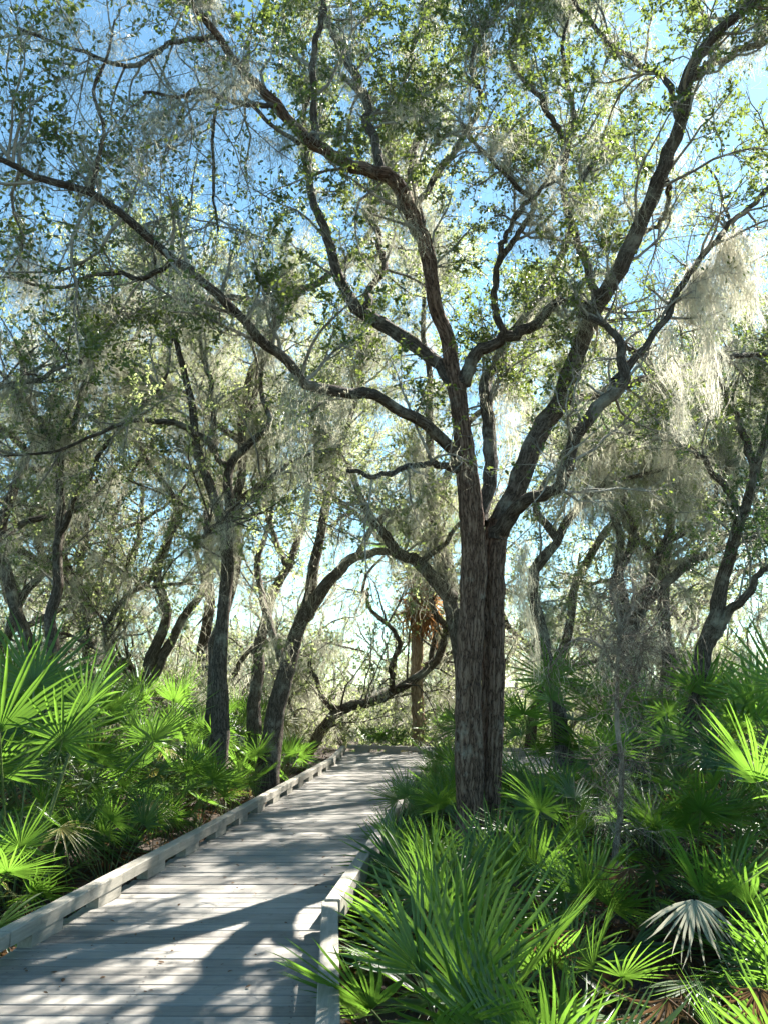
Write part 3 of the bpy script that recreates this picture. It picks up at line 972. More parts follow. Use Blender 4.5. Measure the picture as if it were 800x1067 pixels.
LIMBS = [
    # up and left over the path
    [(475, 402, 8.6, 10.5), (466, 360, 8.55, 9.8), (455, 315, 8.4, 9.2), (443, 262, 8.2, 9), (427, 220, 8.0, 9.5), (402, 185, 7.8, 9), (352, 166, 7.5, 8.5),
     (318, 147, 7.3, 8), (289, 110, 7.0, 7), (252, 72, 6.8, 6), (222, 38, 6.6, 5.2), (198, 0, 6.4, 4.5), (180, -60, 6.2, 3)],
    # second limb left that turns up
    [(474, 405, 8.6, 9), (452, 372, 8.8, 9), (412, 345, 9.0, 8.6), (376, 326, 9.1, 8), (356, 292, 9.2, 7), (340, 248, 9.2, 6), (326, 205, 9.3, 5), (318, 150, 9.4, 4), (322, 90, 9.5, 3)],
    # right limb low
    [(478, 398, 8.6, 9), (494, 372, 8.5, 7.5), (524, 352, 8.4, 7), (560, 337, 8.3, 6.2), (577, 318, 8.2, 5), (600, 313, 8.2, 4.5), (622, 330, 8.3, 4), (645, 355, 8.4, 3.5), (672, 372, 8.5, 2.5)],
    # long low limb reaching left towards the camera
    [(480, 482, 8.6, 7.5), (458, 460, 8.3, 7.2), (432, 435, 8.0, 7), (400, 416, 7.7, 7), (360, 410, 7.4, 7), (322, 400, 7.1, 7), (296, 375, 6.8, 6.5),
     (268, 348, 6.5, 6), (230, 308, 6.2, 6), (180, 270, 5.9, 6), (140, 236, 5.7, 5.5), (95, 200, 5.5, 5), (45, 186, 5.3, 4.5), (8, 168, 5.2, 3.5), (-60, 130, 5.0, 2.5)],
    # pale heavy limb to the upper right
    [(520, 545, 8.82, 13.5), (536, 516, 8.82, 13), (548, 482, 8.8, 12.5), (562, 450, 8.8, 12), (582, 420, 8.7, 11.5), (600, 380, 8.5, 11), (611, 340, 8.3, 10.5),
     (624, 310, 8.1, 10), (644, 276, 7.9, 10), (668, 228, 7.7, 10), (691, 178, 7.5, 10), (708, 125, 7.3, 9.5), (717, 78, 7.1, 8.5), (752, 30, 6.9, 7), (795, -5, 6.7, 5.5), (850, -50, 6.5, 4)],
    # dark limb curving right below it
    [(516, 562, 8.8, 12), (534, 532, 8.6, 8.5), (568, 519, 8.2, 7.2), (589, 496, 8.1, 7.2), (600, 460, 8.0, 7.5), (617, 430, 7.9, 8), (638, 402, 7.8, 7.5),
     (646, 372, 7.8, 6), (640, 348, 7.8, 4.5), (605, 328, 7.9, 3.5)],
    # off the last, long thin limb to the right edge
    [(640, 398, 7.8, 6), (668, 366, 7.95, 4.5), (694, 330, 8.1, 4.2), (722, 280, 8.3, 4.0), (760, 235, 8.5, 3.8), (800, 198, 8.6, 3.2), (850, 160, 8.7, 2.2)],
    # fork of the upper right limb
    [(714, 92, 7.2, 6), (738, 68, 7.3, 5), (772, 52, 7.4, 4.2), (812, 38, 7.5, 3.5), (860, 10, 7.6, 2.5)],
    [(690, 180, 7.5, 4), (697, 205, 7.7, 3.2), (690, 228, 7.9, 3), (676, 240, 8.1, 2.2)],
    # upright off the left limb
    [(330, 152, 7.4, 5.5), (328, 110, 7.4, 5), (326, 70, 7.4, 4.5), (332, 35, 7.4, 4), (338, -5, 7.4, 3.5), (350, -60, 7.4, 2.5)],
    [(402, 185, 7.8, 6), (385, 130, 8.1, 6), (372, 80, 8.4, 5.5), (345, 30, 8.6, 5), (330, -20, 8.8, 4)],
    [(443, 262, 8.2, 6), (434, 215, 8.5, 5), (430, 165, 8.8, 5), (440, 115, 9.0, 4), (430, 60, 9.2, 3.2), (445, 0, 9.4, 2.6)],
    # branch over the middle
    [(524, 352, 8.4, 5), (515, 310, 8.2, 4.5), (520, 272, 8.0, 4.2), (556, 218, 7.8, 3.6), (536, 192, 7.6, 3.0), (500, 155, 7.4, 2.6), (480, 128, 7.3, 2)],
    [(520, 272, 8.0, 4), (528, 240, 7.8, 3.4), (560, 200, 7.6, 2.8), (578, 190, 7.5, 2)],
    # thin limbs left of the trunk
    [(478, 492, 8.6, 4.5), (452, 483, 8.3, 3.8), (425, 487, 8.0, 3.4), (395, 495, 7.8, 3.0), (360, 490, 7.6, 2.2)],
    # left twig limbs over the top of the picture
    [(222, 38, 6.6, 3.6), (180, 45, 6.3, 3.2), (140, 68, 6.0, 3.0), (105, 60, 5.7, 2.6), (60, 45, 5.5, 2.2), (20, 30, 5.3, 1.8)],
    [(95, 200, 5.5, 3.0), (103, 165, 5.4, 2.6), (108, 130, 5.3, 2.4), (98, 95, 5.3, 2.2), (112, 60, 5.2, 1.8), (120, 20, 5.2, 1.5)],
    [(289, 110, 7.0, 3.8), (250, 108, 6.6, 3.2), (215, 95, 6.3, 3.0), (190, 100, 6.1, 2.4), (150, 95, 5.9, 1.8)],
    [(312, 150, 7.3, 3.2), (280, 128, 7.0, 2.8), (243, 90, 6.8, 2.6), (225, 120, 6.6, 2.2), (222, 190, 6.5, 2.0), (228, 240, 6.4, 1.4)],
    [(624, 310, 8.1, 5), (600, 250, 8.5, 4.5), (585, 190, 8.9, 4), (598, 120, 9.2, 3.2), (585, 50, 9.5, 2.6), (600, -10, 9.8, 2)],
    [(708, 125, 7.3, 5), (690, 80, 7.6, 4), (640, 50, 7.9, 3.4), (600, 5, 8.2, 2.8), (570, -40, 8.4, 2)],
    [(582, 420, 8.7, 6), (640, 405, 9.3, 5), (700, 385, 10.0, 4.4), (760, 372, 10.6, 3.6), (820, 372, 11.2, 2.6)],
    [(500, 545, 8.65, 9), (512, 470, 9.2, 8), (505, 410, 9.6, 7.5), (520, 370, 10.0, 7), (560, 310, 10.3, 6), (590, 260, 10.6, 5), (600, 200, 10.8, 4), (640, 140, 11, 3)],
]
LIMBS += [
    [(434, 215, 8.5, 4.5), (470, 160, 8.4, 4), (500, 110, 8.2, 3.4), (490, 60, 8.0, 2.8), (520, 10, 7.8, 2.2)],
    [(591, 150, 9.1, 4), (560, 100, 9.0, 3.4), (530, 60, 8.8, 2.8), (545, 20, 8.6, 2.2)],
    [(376, 326, 9.1, 5), (400, 270, 9.4, 4.2), (385, 220, 9.6, 3.6), (400, 170, 9.8, 3)],
    [(180, 270, 5.9, 3.4), (150, 290, 6.2, 3), (110, 285, 6.4, 2.6), (60, 300, 6.6, 2.2), (10, 290, 6.8, 1.8)],
]
limbs = [limb([(a, b, c, d * 0.86) for a, b, c, d in n_], 44, 0.013, 30 + i) for i, n_ in enumerate(LIMBS)]
for i, (P, R) in enumerate(limbs):
    g = Geo()
    rg = np.random.default_rng(400 + i)
    K = 18
    mod = 1 + 0.07 * rg.normal(size=(1, 44, K))
    tubes(g, P[None], R[None], K, mod)
    g.build('limb', M_BARK if i < 1 else M_BARK2, root)


def keep_main(p):
    """hold the leaf spread off the openings where the sky shows"""
    rel = p - np.array([0, 0, CAMH])
    el = np.degrees(np.arctan2(rel[:, 2], rel[:, 1]))
    az = np.degrees(np.arctan2(rel[:, 0], rel[:, 1]))
    r = np.random.default_rng(1).random(len(p))
    lp_ = np.concatenate([l[0][:30:2] for l in limbs]).astype(np.float32)
    near_ = np.concatenate([(np.linalg.norm(c[:, None] - lp_[None], axis=-1).min(1) < 0.30) for c in np.array_split(p.astype(np.float32), 60)])
    k = ~(near_ & (r > 0.12))
    # gaps in the canopy over the path, upper left
    k &= ~((((az + 15) / 6.0) ** 2 + ((el - 36) / 9) ** 2 < 1) & (r < 0.80))
    k &= ~((el < 19) & (r < 0.75))
    # gaps that let the sun down to the palmettos by the kerb
    sv = np.array(sdir)
    for o_, rad_ in (((0.35, 4.2, 0.9), 0.95), ((0.6, 6.0, 0.9), 0.35), ((1.7, 6.4, 0.8), 0.4)):
        q_ = p - np.array(o_)
        k &= ~((np.linalg.norm(q_ - (q_ @ sv)[:, None] * sv, axis=1) < rad_) & (r < 0.85))
    k &= ~((az < -11) & (el > 27) & (r < 0.55))
    return k


finish_tree(root, limbs, 77, M_TWIG, M_OAK, 0.046, 5.0, 7.6, 17, (0.5, 1.9), (0.2, 0.5), (0, 0.30, 0.12), 0.2, keep_main, 0.22, True, 0, 8000, b2=4.6)


# ---- the other oaks, traced one by one
def oak(label, specs, seed, leafm=M_OAK2, moss_n=120, name='oak_tree', group=None, **kw):
    """specs: limb node lists, the first one the trunk from its foot"""
    x, y, z = at(*specs[0][0][:3])
    root = empty(name, (x, y, GZ), label, 'tree', group)
    ls = [limb(s, 36, 0.012, seed + i) for i, s in enumerate(specs)]
    g = Geo()
    rg = np.random.default_rng(seed)
    for P, R in ls:
        mod = 1 + 0.06 * rg.normal(size=(1, 36, 12))
        R = R * np.linspace(1, 0.55, 36)
        tubes(g, P[None], R[None], 12, mod)
    a = dict(leaf=0.050, bm=2.8, tm=5.5, lp=17, blen=(0.7, 2.2), tlen=(0.25, 0.7), bias=(0, 0.05, 0), up=0.15, t0=0.3, mossn=moss_n * 3, b2=2.6, tg=g)
    a.update(kw)
    finish_tree(root, ls, seed, M_TWIG, leafm, **a)
    return root


oak('slender forked oak rising from the palmettos left of the boardwalk', [
    [(226, 800, 12.5, 11), (228, 735, 12.5, 9.5), (232, 650, 12.5, 8.5), (236, 575, 12.5, 8), (224, 520, 12.4, 7), (206, 468, 12.3, 6.2), (203, 430, 12.2, 5.5), (190, 385, 12.1, 5),
     (182, 350, 12.0, 4.2), (168, 300, 12, 3.5), (160, 240, 12, 2.5)],
    [(236, 575, 12.5, 7), (238, 535, 12.6, 6.2), (240, 485, 12.7, 5.5), (258, 465, 12.9, 4.8), (280, 440, 13.1, 4.2), (272, 400, 13.3, 3.6), (280, 350, 13.4, 3), (300, 300, 13.6, 2.2)],
    [(224, 470, 12.4, 4.5), (200, 448, 12.1, 4), (170, 440, 11.8, 3.6), (128, 440, 11.5, 3), (60, 470, 11.2, 2.4), (0, 475, 11, 2)],
    [(240, 540, 12.6, 4), (262, 520, 12.4, 3.6), (290, 490, 12.2, 3), (330, 470, 12, 2.2)],
    [(240, 490, 12.7, 4.4), (225, 470, 12.8, 3.8), (222, 410, 12.9, 3.4), (210, 360, 13, 2.8), (220, 300, 13.1, 2.2)]], 1000, moss_n=260)
oak('leaning oak whose bough arches right over the boardwalk bend', [
    [(276, 830, 14, 13), (285, 755, 14, 10), (300, 702, 14, 9), (318, 640, 14, 8), (328, 590, 14, 7), (338, 530, 14.1, 6), (350, 480, 14.2, 5), (370, 420, 14.3, 4), (380, 350, 14.4, 3)],
    [(318, 642, 14, 7), (345, 605, 13.8, 6.4), (370, 582, 13.6, 5.8), (402, 574, 13.4, 5.2), (440, 584, 13.2, 4.5), (470, 560, 13, 3.5), (500, 520, 13, 2.4)],
    [(300, 700, 14, 5), (282, 650, 14.4, 4.4), (268, 590, 14.8, 3.8), (285, 520, 15.2, 3), (270, 450, 15.5, 2.2)],
    [(372, 582, 13.6, 4), (395, 540, 13.8, 3.6), (440, 520, 14, 3), (430, 470, 14.2, 2.4)]], 1020, moss_n=260)
oak('thin dark oak standing in front of the far trees at the left edge', [
    [(52, 760, 13, 8), (56, 640, 13, 6.5), (62, 560, 13, 5.8), (64, 490, 13, 5.2), (78, 440, 13, 4.4), (92, 380, 13, 3.6), (110, 320, 13, 2.6)],
    [(63, 500, 13, 4.2), (48, 450, 12.8, 3.6), (20, 410, 12.5, 3), (-20, 370, 12.3, 2.2)],
    [(62, 555, 13, 3.8), (90, 500, 12.6, 3.2), (130, 440, 12.2, 2.8), (170, 400, 11.8, 2.4), (180, 350, 11.6, 2)]], 1040, M_EVER, 120)
oak('leaning oak with a low fork at the right edge', [
    [(718, 800, 12, 12), (728, 722, 12, 10), (735, 680, 12, 9.5), (752, 612, 12, 8.5), (772, 535, 12, 7.5), (785, 490, 12, 6.5), (800, 440, 12, 5), (830, 380, 12, 4)],
    [(737, 672, 12, 6), (765, 632, 11.8, 5), (800, 590, 11.6, 4), (850, 540, 11.4, 3)],
    [(772, 535, 12, 4.5), (750, 500, 12.2, 4), (720, 470, 12.4, 3.4), (690, 455, 12.6, 2.6), (640, 450, 12.8, 2)],
    [(785, 492, 12, 5), (770, 440, 12.3, 4), (750, 400, 12.6, 3.2), (740, 340, 12.9, 2.4)]], 1060, M_EVER, 160)
oak('pale mossy oak directly behind the big double stemmed trunk', [
    [(492, 800, 13.5, 12), (480, 680, 13.5, 10), (470, 620, 13.5, 9.5), (460, 570, 13.5, 9), (452, 530, 13.6, 8), (446, 480, 13.7, 6.5), (450, 400, 13.8, 5.5), (440, 330, 14, 4.5), (450, 250, 14.2, 3)],
    [(472, 625, 13.5, 8), (440, 592, 13.3, 7.2), (408, 568, 13.1, 6.5), (382, 530, 12.9, 5.5), (365, 490, 12.7, 4.5), (345, 460, 12.5, 3.2)],
    [(452, 532, 13.6, 5), (490, 440, 13.9, 4.4), (540, 390, 14.2, 4), (560, 320, 14.5, 3)]], 1080, moss_n=260)
oak('twisted oak stem bending left just right of the big trunk', [
    [(590, 800, 13, 10), (570, 690, 13, 8), (556, 620, 13, 7.5), (562, 590, 13, 7), (580, 568, 13, 6.5), (600, 530, 13.2, 5.5), (640, 500, 13.4, 4.4), (690, 490, 13.6, 3)],
    [(582, 566, 13, 4.5), (560, 520, 13.3, 4), (590, 460, 13.6, 3.4), (600, 380, 14, 2.6)]], 1100, moss_n=160)
oak('low spreading oak with crossed limbs behind the right palmettos', [
    [(640, 800, 15, 10), (650, 690, 15, 8), (665, 640, 15, 7.5), (700, 600, 15, 6.5), (740, 575, 15, 5.5), (790, 560, 15, 4.5), (840, 540, 15, 3.5)],
    [(655, 670, 15, 6), (640, 610, 15.2, 5.4), (660, 560, 15.4, 4.8), (650, 500, 15.6, 4), (680, 420, 15.8, 3)],
    [(670, 635, 15, 5), (690, 570, 15.3, 4.4), (730, 540, 15.6, 4), (760, 480, 15.9, 3)]], 1120, moss_n=200)
oak('slim oak leaning right between the left forked oak and the arching one', [
    [(262, 800, 16, 9), (268, 700, 16, 7), (280, 640, 16, 6.5), (300, 590, 16, 6), (318, 540, 16, 5), (330, 470, 16.2, 4), (345, 400, 16.4, 3)],
    [(300, 592, 16, 4), (280, 540, 16.3, 3.6), (270, 470, 16.6, 3), (250, 400, 17, 2.2)]], 1140, moss_n=160)
oak('crooked pair of thin stems left of the forked oak', [
    [(140, 800, 17, 9), (155, 700, 17, 7), (172, 640, 17, 6), (165, 590, 17, 5.5), (185, 530, 17, 5), (150, 470, 17, 4), (140, 400, 17, 3)],
    [(155, 710, 17, 6), (190, 650, 17.2, 5), (212, 610, 17.4, 4.4), (205, 560, 17.6, 3.6), (230, 500, 18, 2.6)]], 1160, moss_n=200)
oak('leafy dark evergreen oak behind the hanging moss at right', [
    [(690, 800, 18, 10), (695, 680, 18, 8), (690, 600, 18, 7), (700, 520, 18, 6), (690, 440, 18, 5), (700, 380, 18, 3)],
    [(692, 600, 18, 5), (650, 540, 18, 4.4), (620, 480, 18, 3.6), (600, 440, 18, 2.6)],
    [(696, 540, 18, 5), (740, 490, 18, 4.4), (770, 440, 18, 3.6), (780, 390, 18, 2.6)]], 1180, M_EVER, 60, lp=12, tm=5)

# ---- cabbage palm with a skirt of dead fronds
x, y, z = at(436, 780, 22.6)
root = empty('palm_tree', (x, y, GZ), 'cabbage palm with a rusty skirt of dead fronds beyond the bend', 'palm')
g = Geo()
P, R = limb([(436, 800, 22.6, 7), (436, 740, 22.6, 6), (434, 680, 22.6, 6), (437, 630, 22.6, 6.5), (440, 575, 22.6, 7)], 40, 0.01, 5)
tubes(g, P[None], R[None], 14, 1 + 0.08 * np.random.default_rng(2).normal(size=(1, 40, 14)))
g.build('trunk', M_PTRUNK, root)
top = P[-1]
rg = np.random.default_rng(8)
for k in range(34):
    dead = k < 25
    az = k * 2.4
    f = bpy.data.objects.new('dead_frond' if dead else 'frond', SKIRTF[k % 3] if dead else FANS[k % 9])
    COL.objects.link(f)
    el = math.radians(rg.uniform(-86, -62) if dead else rg.uniform(-10, 70))
    d = np.array([math.cos(az) * math.cos(el), math.sin(az) * math.cos(el), math.sin(el)])
    L = rg.uniform(0.1, 0.7) if dead else rg.uniform(0.4, 0.8)
    base_ = top - np.array([0, 0, (k / 25) * 1.5 if dead else 0])
    tip = base_ + np.array([math.cos(az) * 0.16, math.sin(az) * 0.16, 0]) + d * L * (1.0 if dead else 1.6)
    g = Geo()
    pp = np.stack([base_ + (tip - base_) * t for t in np.linspace(0, 1, 4)])
    tubes(g, pp[None], np.full((1, 4), 0.009), 5)
    yv = d
    xv = nrm(np.cross(yv, [0, 0, 1.0]))
    zv = np.cross(xv, yv)
    sc = 2.0
    Mx = Matrix.Translation(Vector(tip)) @ Matrix(((xv[0], yv[0], zv[0], 0), (xv[1], yv[1], zv[1], 0), (xv[2], yv[2], zv[2], 0), (0, 0, 0, 1))) @ Matrix.Diagonal((sc, sc, sc, 1))
    f.parent = root
    f.matrix_parent_inverse = Matrix.Translation(-Vector(root.location))
    f.matrix_basis = Mx
    s = g.build('stalk', M_DEAD if dead else M_STALK, None)
    s.parent = f
    s.matrix_parent_inverse = Mx.inverted()

# ---- bare grey sapling tangled with dry moss, right bed
x, y, z = at(642, 800, 7.2)
root = empty('dead_sapling', (x, y, GZ), 'bare grey sapling tangled with dead twigs in the right palmetto bed', 'sapling')
ls = [limb(s, 20, 0.01, 50 + i) for i, s in enumerate([
    [(640, 900, 7.2, 3.4), (648, 810, 7.2, 2.8), (641, 730, 7.2, 2.4), (646, 660, 7.2, 1.8), (634, 610, 7.2, 1.0)],
    [(643, 740, 7.2, 1.8), (665, 700, 7.1, 1.5), (672, 660, 7, 1.2), (700, 640, 6.9, 0.8)],
    [(643, 700, 7.2, 1.8), (620, 670, 7.3, 1.5), (596, 668, 7.4, 1.2), (570, 700, 7.5, 0.8)],
    [(640, 660, 7.2, 2), (660, 630, 7.3, 1.6), (655, 590, 7.4, 1)]])]
g = Geo()
for P, R in ls:
    tubes(g, P[None], R[None], 8)
g.build('trunk', M_SAPL, root)
rg = np.random.default_rng(61)
LP = np.stack([to24(*l)[0] for l in ls])
LR = np.stack([to24(*l)[1] for l in ls])
BP, BR = spawn(rg, LP, LR, 46, 0.12, (0.3, 0.9), 1.1, -0.25, 0.4, 9, 0.7, 0.005)
TP, TR = spawn(rg, BP, BR, 9, 0.1, (0.15, 0.5), 0.9, -0.3, 0.45, 6, 0.6, 0.003)
MOSS_SPOTS.append(BP[:, 2:].reshape(-1, 3)[::14])
g = Geo()
tubes(g, BP, np.maximum(BR, 0.0022), 4)
tubes(g, TP, np.maximum(TR, 0.0016), 3)
g.build('twigs', M_SAPL, root)

# ---- the wood behind: copies of five grown oaks
VAR = []
for v in range(9):
    rg = np.random.default_rng(2000 + v)
    tall = v >= 6
    H = rg.uniform(6.5, 8.5) + (3.0 if tall else 0)
    lean = rg.normal(0, 1.2, 2)
    def path(p0, d, L, r0, r1, S=30, wob=0.16, up=0.05):
        pts = [np.array(p0, float)]
        d = nrm(np.array(d, float))
        for s in range(S - 1):
            d = nrm(d + wob * rg.normal(size=3) + np.array([0, 0, up]))
            pts.append(pts[-1] + d * L / (S - 1))
        return np.array(pts), np.linspace(r0, r1, S)
    ls = [path((0, 0, -0.3), (lean[0] * 0.2, lean[1] * 0.2, 1), H * 0.75, 0.115, 0.045)]
    for q in range(7):
        k = int(rg.integers(14, 29) if tall else rg.integers(6, 26))
        a = rg.uniform(0, 6.28)
        ls.append(path(ls[0][0][k], (math.cos(a), math.sin(a), rg.uniform(0.2, 1.0)), rg.uniform(2.2, 4.2), 0.058, 0.018, up=0.03, wob=0.2))
    g = Geo()
    for P, R in ls:
        tubes(g, P[None], R[None], 9)
    LP = np.stack([to24(*l)[0] for l in ls]); LR = np.stack([to24(*l)[1] for l in ls])
    BP, BR = spawn(rg, LP[1:] if tall else LP, LR[1:] if tall else LR, 3.6 if tall else 2.6, 0.1, (0.8, 2.4), 0.95, 0.08, 0.22, 7, 0.5, 0.02)
    TP, TR = spawn(rg, BP, BR, 7.0, 0.1, (0.4, 1.1), 0.85, 0.0, 0.25, 4, 0.5, 0.007)
    tubes(g, BP, np.maximum(BR, 0.006), 4)
    tubes(g, TP, np.maximum(TR, 0.003), 3)
    tm_ = g.mesh('trunk', M_BARK2)
    g = Geo()
    print('variant leaves', leaves(g, rg, TP, 19.0 if tall else 18.0, 0.055, 0.6, None, 0, False, 0.55))
    cm = g.mesh('crown', M_OAK2)
    VAR.append((tm_, cm, np.concatenate([BP[:, 2:].reshape(-1, 3), LP[:, 6:].reshape(-1, 3)])))

SIDE = ['at the far left', 'left of centre', 'behind the bend', 'right of centre', 'at the far right']
rg = np.random.default_rng(31)
cnt = {}
for row, (yd, xs) in enumerate([(14.8, (-8.4, -5.9, -3.2, 4.3, 8.8)), (19.5, (-9.5, -6.2, -2.9, 4.2, 7.6, 11.2)),
                                (23.5, (-10.5, -6.0, -1.6, 2.6, 6.6, 11.5)), (28.5, (-12.5, -8.6, -5.4, -2.4, 0.9, 4.0, 7.6, 11.4)), (35, (-15, -10.8, -7, -3.4, 0.2, 3.6, 7.6, 12.2, 16))]):
    for i, xx in enumerate(xs):
        v = 6 + (i % 3) if row == 0 or (row in (1, 2) and i % 2) else int(rg.integers(0, 6))
        tm_, cm, pts = VAR[v]
        yy, xx = yd + rg.uniform(-1.6, 1.6), xx + rg.uniform(-0.8, 0.8)
        if row == 0 and 0 < xx < 5.5:
            yy = min(yy, 14.4)
        if row == 1 and xx > 0:
            yy = max(yy, 21.3)
        if row == 0:
            xx = xs[i] + 0.25 * (xx - xs[i])
        sc, rz = rg.uniform(*((1.12, 1.3), (1.3, 1.55), (1.35, 1.7), (0.85, 1.3), (0.8, 1.2))[row]), rg.uniform(0, 6.28)
        rw = ['first', 'second', 'third', 'fourth', 'last'][row]
        root = empty('oak_tree', (xx, yy, GZ), f'mossy oak in the {rw} row of woods behind, {ORD[i] if i else "first"} from the left', 'tree', 'oaks of the wood behind')
        root.rotation_euler = (0, 0, rz)
        root.scale = (sc, sc, sc)
        for nm, me in (('trunk', tm_), ('crown', cm)):
            o = bpy.data.objects.new(nm, me)
            COL.objects.link(o)
            o.parent = root
        q = pts[rg.integers(0, len(pts), (1100, 900, 700, 500, 300)[row])] * sc
        c, s = math.cos(rz), math.sin(rz)
        MOSS_SPOTS.append(np.stack([q[:, 0] * c - q[:, 1] * s + xx, q[:, 0] * s + q[:, 1] * c + yy, q[:, 2] + GZ], 1))

# low bushy oaks under the taller ones
for i, (xx, yy) in enumerate([(-10.2, 20.5), (-7.6, 17.6), (-5.4, 21.5), (-4.2, 17.8), (-2.6, 22.5), (-1.2, 24.5), (2.2, 24.0), (4.4, 22.4), (6.2, 18.2), (8.0, 21.0), (9.6, 17.0), (11.5, 20.5)]):
    tm_, cm, pts = VAR[i % 6]
    sc, rz = rg.uniform(0.5, 0.68), rg.uniform(0, 6.28)
    sd_, k_ = ('left', i) if xx < 0 else ('right', i - 6)
    root = empty('oak_tree', (xx, yy, GZ), f'low bushy oak under the taller trees {sd_} of the bend, {ORD[k_] if k_ else "first"} from the left', 'tree', 'low oaks of the wood behind')
    root.rotation_euler = (0, 0, rz)
    root.scale = (sc, sc, sc)
    for nm, me in (('trunk', tm_), ('crown', cm)):
        o = bpy.data.objects.new(nm, me)
        COL.objects.link(o)
        o.parent = root
    q = pts[rg.integers(0, len(pts), 350)] * sc
    c, sn = math.cos(rz), math.sin(rz)
    MOSS_SPOTS.append(np.stack([q[:, 0] * c - q[:, 1] * sn + xx, q[:, 0] * sn + q[:, 1] * c + yy, q[:, 2] + GZ], 1))

# ---- the far wood, one mass
rg = np.random.default_rng(41)
g = Geo()
n = 130
bx = rg.uniform(-36, 36, n); by = rg.uniform(40, 62, n)
P = []
R = []
for i in range(n):
    h = rg.uniform(3.5, 8)
    q = np.cumsum(np.concatenate([[[bx[i], by[i], GZ - 0.2]], np.stack([rg.normal(0, 0.28, 9), rg.normal(0, 0.28, 9), np.full(9, h / 9)], 1)]), 0)
    P.append(q)
    R.append(np.linspace(0.17, 0.05, 10))
tubes(g, P, R, 6, None, 0)
P, R = np.array(P), np.array(R)
BP, BR = spawn(rg, P, R, 1.6, 0.1, (1.0, 3.2), 1.0, 0.15, 0.2, 6, 0.5, 0.03)
tubes(g, BP, np.maximum(BR, 0.012), 3, None, 0)
print('far', leaves(g, rg, BP, 40, 0.16, 0.5, None, 1, False, 0.5))
sel = BP[:, 1:].reshape(-1, 3)
o = g.build('far_wood', [M_TWIG, M_OAK2])
tag(o, 'far off oak wood closing the view behind the nearer trees', 'wood', kind='stuff')

# ---- undergrowth on the floor of the wood
rg = np.random.default_rng(43)
g = Geo()
n = 560
yy = 17 + 34 * rg.random(n) ** 1.2
xx = rg.uniform(-0.6, 0.6, n) * (yy + 2)
ok = ~((abs(xx - 1.5) < 3.5) & (yy < 21.5))
xx, yy = xx[ok], yy[ok]
n = len(xx)
q = np.stack([xx, yy, np.full(n, GZ - 0.05)], -1)
P = np.stack([q, q + np.array([0, 0, 0.3])], 1)
m = np.repeat(np.arange(n), 7)
e = nrm(rg.normal(size=(len(m), 3)) * np.array([1, 1, 0.5]) + np.array([0, 0, 0.8])) * rg.uniform(0.5, 2.6, (len(m), 1))
P = np.stack([q[m] + e * t + np.array([0, 0, 0.0]) for t in np.linspace(0, 1, 5)], 1)
tubes(g, P, np.linspace(0.012, 0.004, 5)[None].repeat(len(P), 0), 3, None, 0)
leaves(g, rg, P, 30, 0.11, 0.6, None, 1, False, 0.42)
o = g.build('undergrowth', [M_TWIG, M_OAK2])
tag(o, 'low leafy undergrowth on the floor of the wood behind', 'undergrowth', kind='stuff')

# ------------------------------------------------------------------ spanish moss
rg = np.random.default_rng(51)
g = Geo()
A = np.concatenate(MOSS_SPOTS)
q_ = A - np.array((0.35, 4.2, 0.9))
sv = np.array(sdir)
A = A[np.linalg.norm(q_ - (q_ @ sv)[:, None] * sv, axis=1) > 0.9]
dist = A[:, 1]
near = dist < 12
for sel_, nst, wd, ln, S in ((A[near], 7, 0.0038, 0.35, 5), (A[near][::22], 45, 0.0042, 0.75, 8), (A[(~near) & (dist < 17)][::5], 34, 0.006, 1.5, 8), (A[(~near) & (dist < 18)], 8, 0.007, 0.7, 5), (A[dist >= 18], 7, 0.014, 0.9, 4)):
    B = np.repeat(sel_, nst, 0) + rg.normal(0, 0.06, (len(sel_) * nst, 3))
    L = np.repeat(rg.uniform(0.25, 1.3, len(sel_)), nst) * rg.uniform(0.4, 1.1, len(B)) * ln
    strands(g, rg, B, L, wd, S, 0.26)
o = g.build('spanish_moss', M_MOSS)
tag(o, 'thin grey wisps of moss strewn through all the branches', 'moss', kind='stuff')


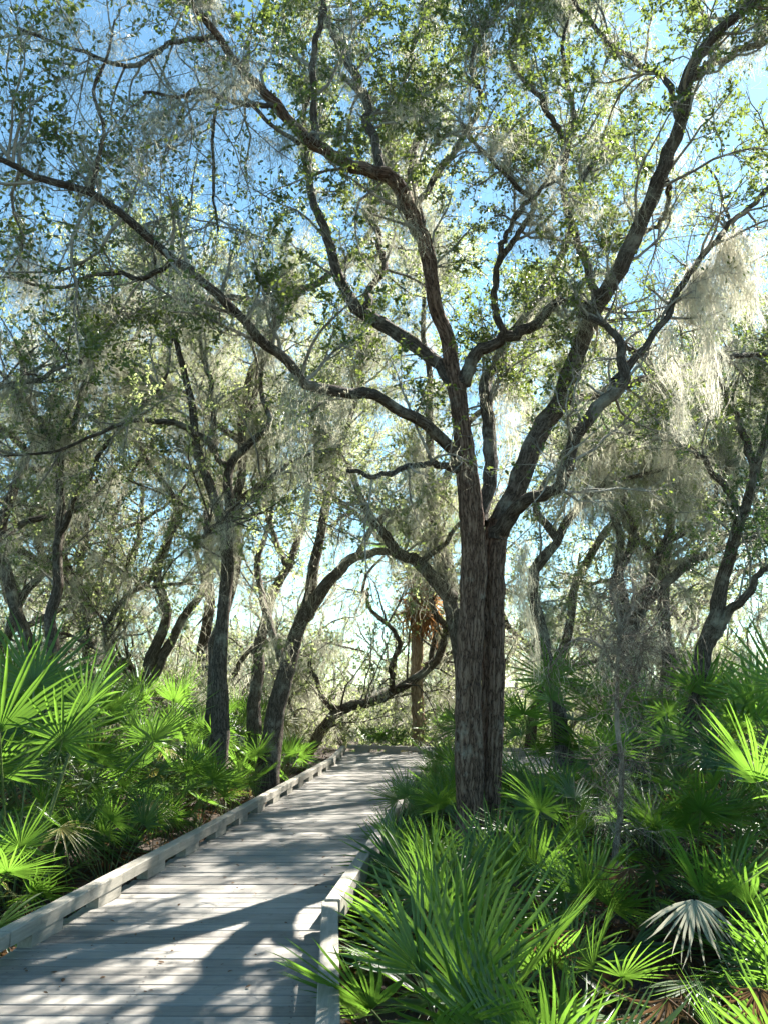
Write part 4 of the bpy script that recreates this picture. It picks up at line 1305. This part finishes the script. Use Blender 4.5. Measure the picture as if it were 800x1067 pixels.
def beard(label, pts, n, length, seed, width=0.006, spread=0.05, clumps=4, mat=M_MOSS):
    """one hanging beard of moss along anchor pixels"""
    rg = np.random.default_rng(seed)
    q = spline([[*at(*p), 0] for p in pts], 16)[:, :3]
    g = Geo()
    moss(g, rg, q, int(n * 0.8), length, width, spread * 1.5, clumps)
    o = g.build('spanish_moss', mat)
    return tag(o, label, 'moss', 'hanging beards of moss')


beard('big pale sunlit moss curtain hanging from the right limb', [(688, 338, 8.1), (706, 312, 8.2), (724, 285, 8.3), (742, 262, 8.4), (764, 240, 8.5)], 3400, 1.75, 1, 0.0055, 0.10, 12, M_MOSS_SUNLIT)
beard('long moss beard below the low limb left of the big trunk', [(296, 378, 6.8), (308, 390, 7.0), (322, 402, 7.1)], 270, 1.5, 2, 0.005, 0.052000000000000005)
beard('grey moss beard hanging left of the forked oak', [(178, 475, 11.9), (183, 478, 11.9)], 198, 1.4, 3, 0.007, 0.065)
beard('moss beard hanging straight down beside the right of the big trunk', [(541, 560, 9.2), (548, 566, 9.2)], 270, 1.7, 4, 0.006, 0.052000000000000005)
beard('moss tuft draped over the low left limb', [(330, 404, 7.2), (352, 410, 7.35), (368, 411, 7.5)], 198, 0.55, 5, 0.005, 0.065)
beard('short grey moss tuft on the upper left limb', [(286, 140, 7.2), (300, 135, 7.2)], 198, 0.7, 6, 0.005, 0.065)
beard('moss beard on the arching bough over the boardwalk bend', [(330, 590, 13.9), (345, 605, 13.8), (352, 598, 13.8)], 216, 1.5, 7, 0.008, 0.10400000000000001)
beard('moss veil in the middle of the crown above the trunk fork', [(405, 200, 8.2), (425, 190, 8.4), (450, 200, 8.6)], 288, 1.1, 8, 0.005, 0.13)
beard('moss veil between the two stems of the big oak', [(505, 410, 9.4), (520, 400, 9.4), (540, 420, 9.3)], 288, 1.6, 9, 0.005, 0.09100000000000001)
beard('long moss beard hanging from the forked oak right branch', [(285, 440, 12.9), (300, 440, 12.9)], 216, 1.8, 10, 0.007, 0.10400000000000001)
beard('moss beard hanging above the leaning right oak', [(690, 455, 12.6), (705, 462, 12.5)], 198, 1.4, 12, 0.008, 0.10400000000000001)
print('verts', sum(len(m.vertices) for m in bpy.data.meshes), 'objects', len(bpy.data.objects))
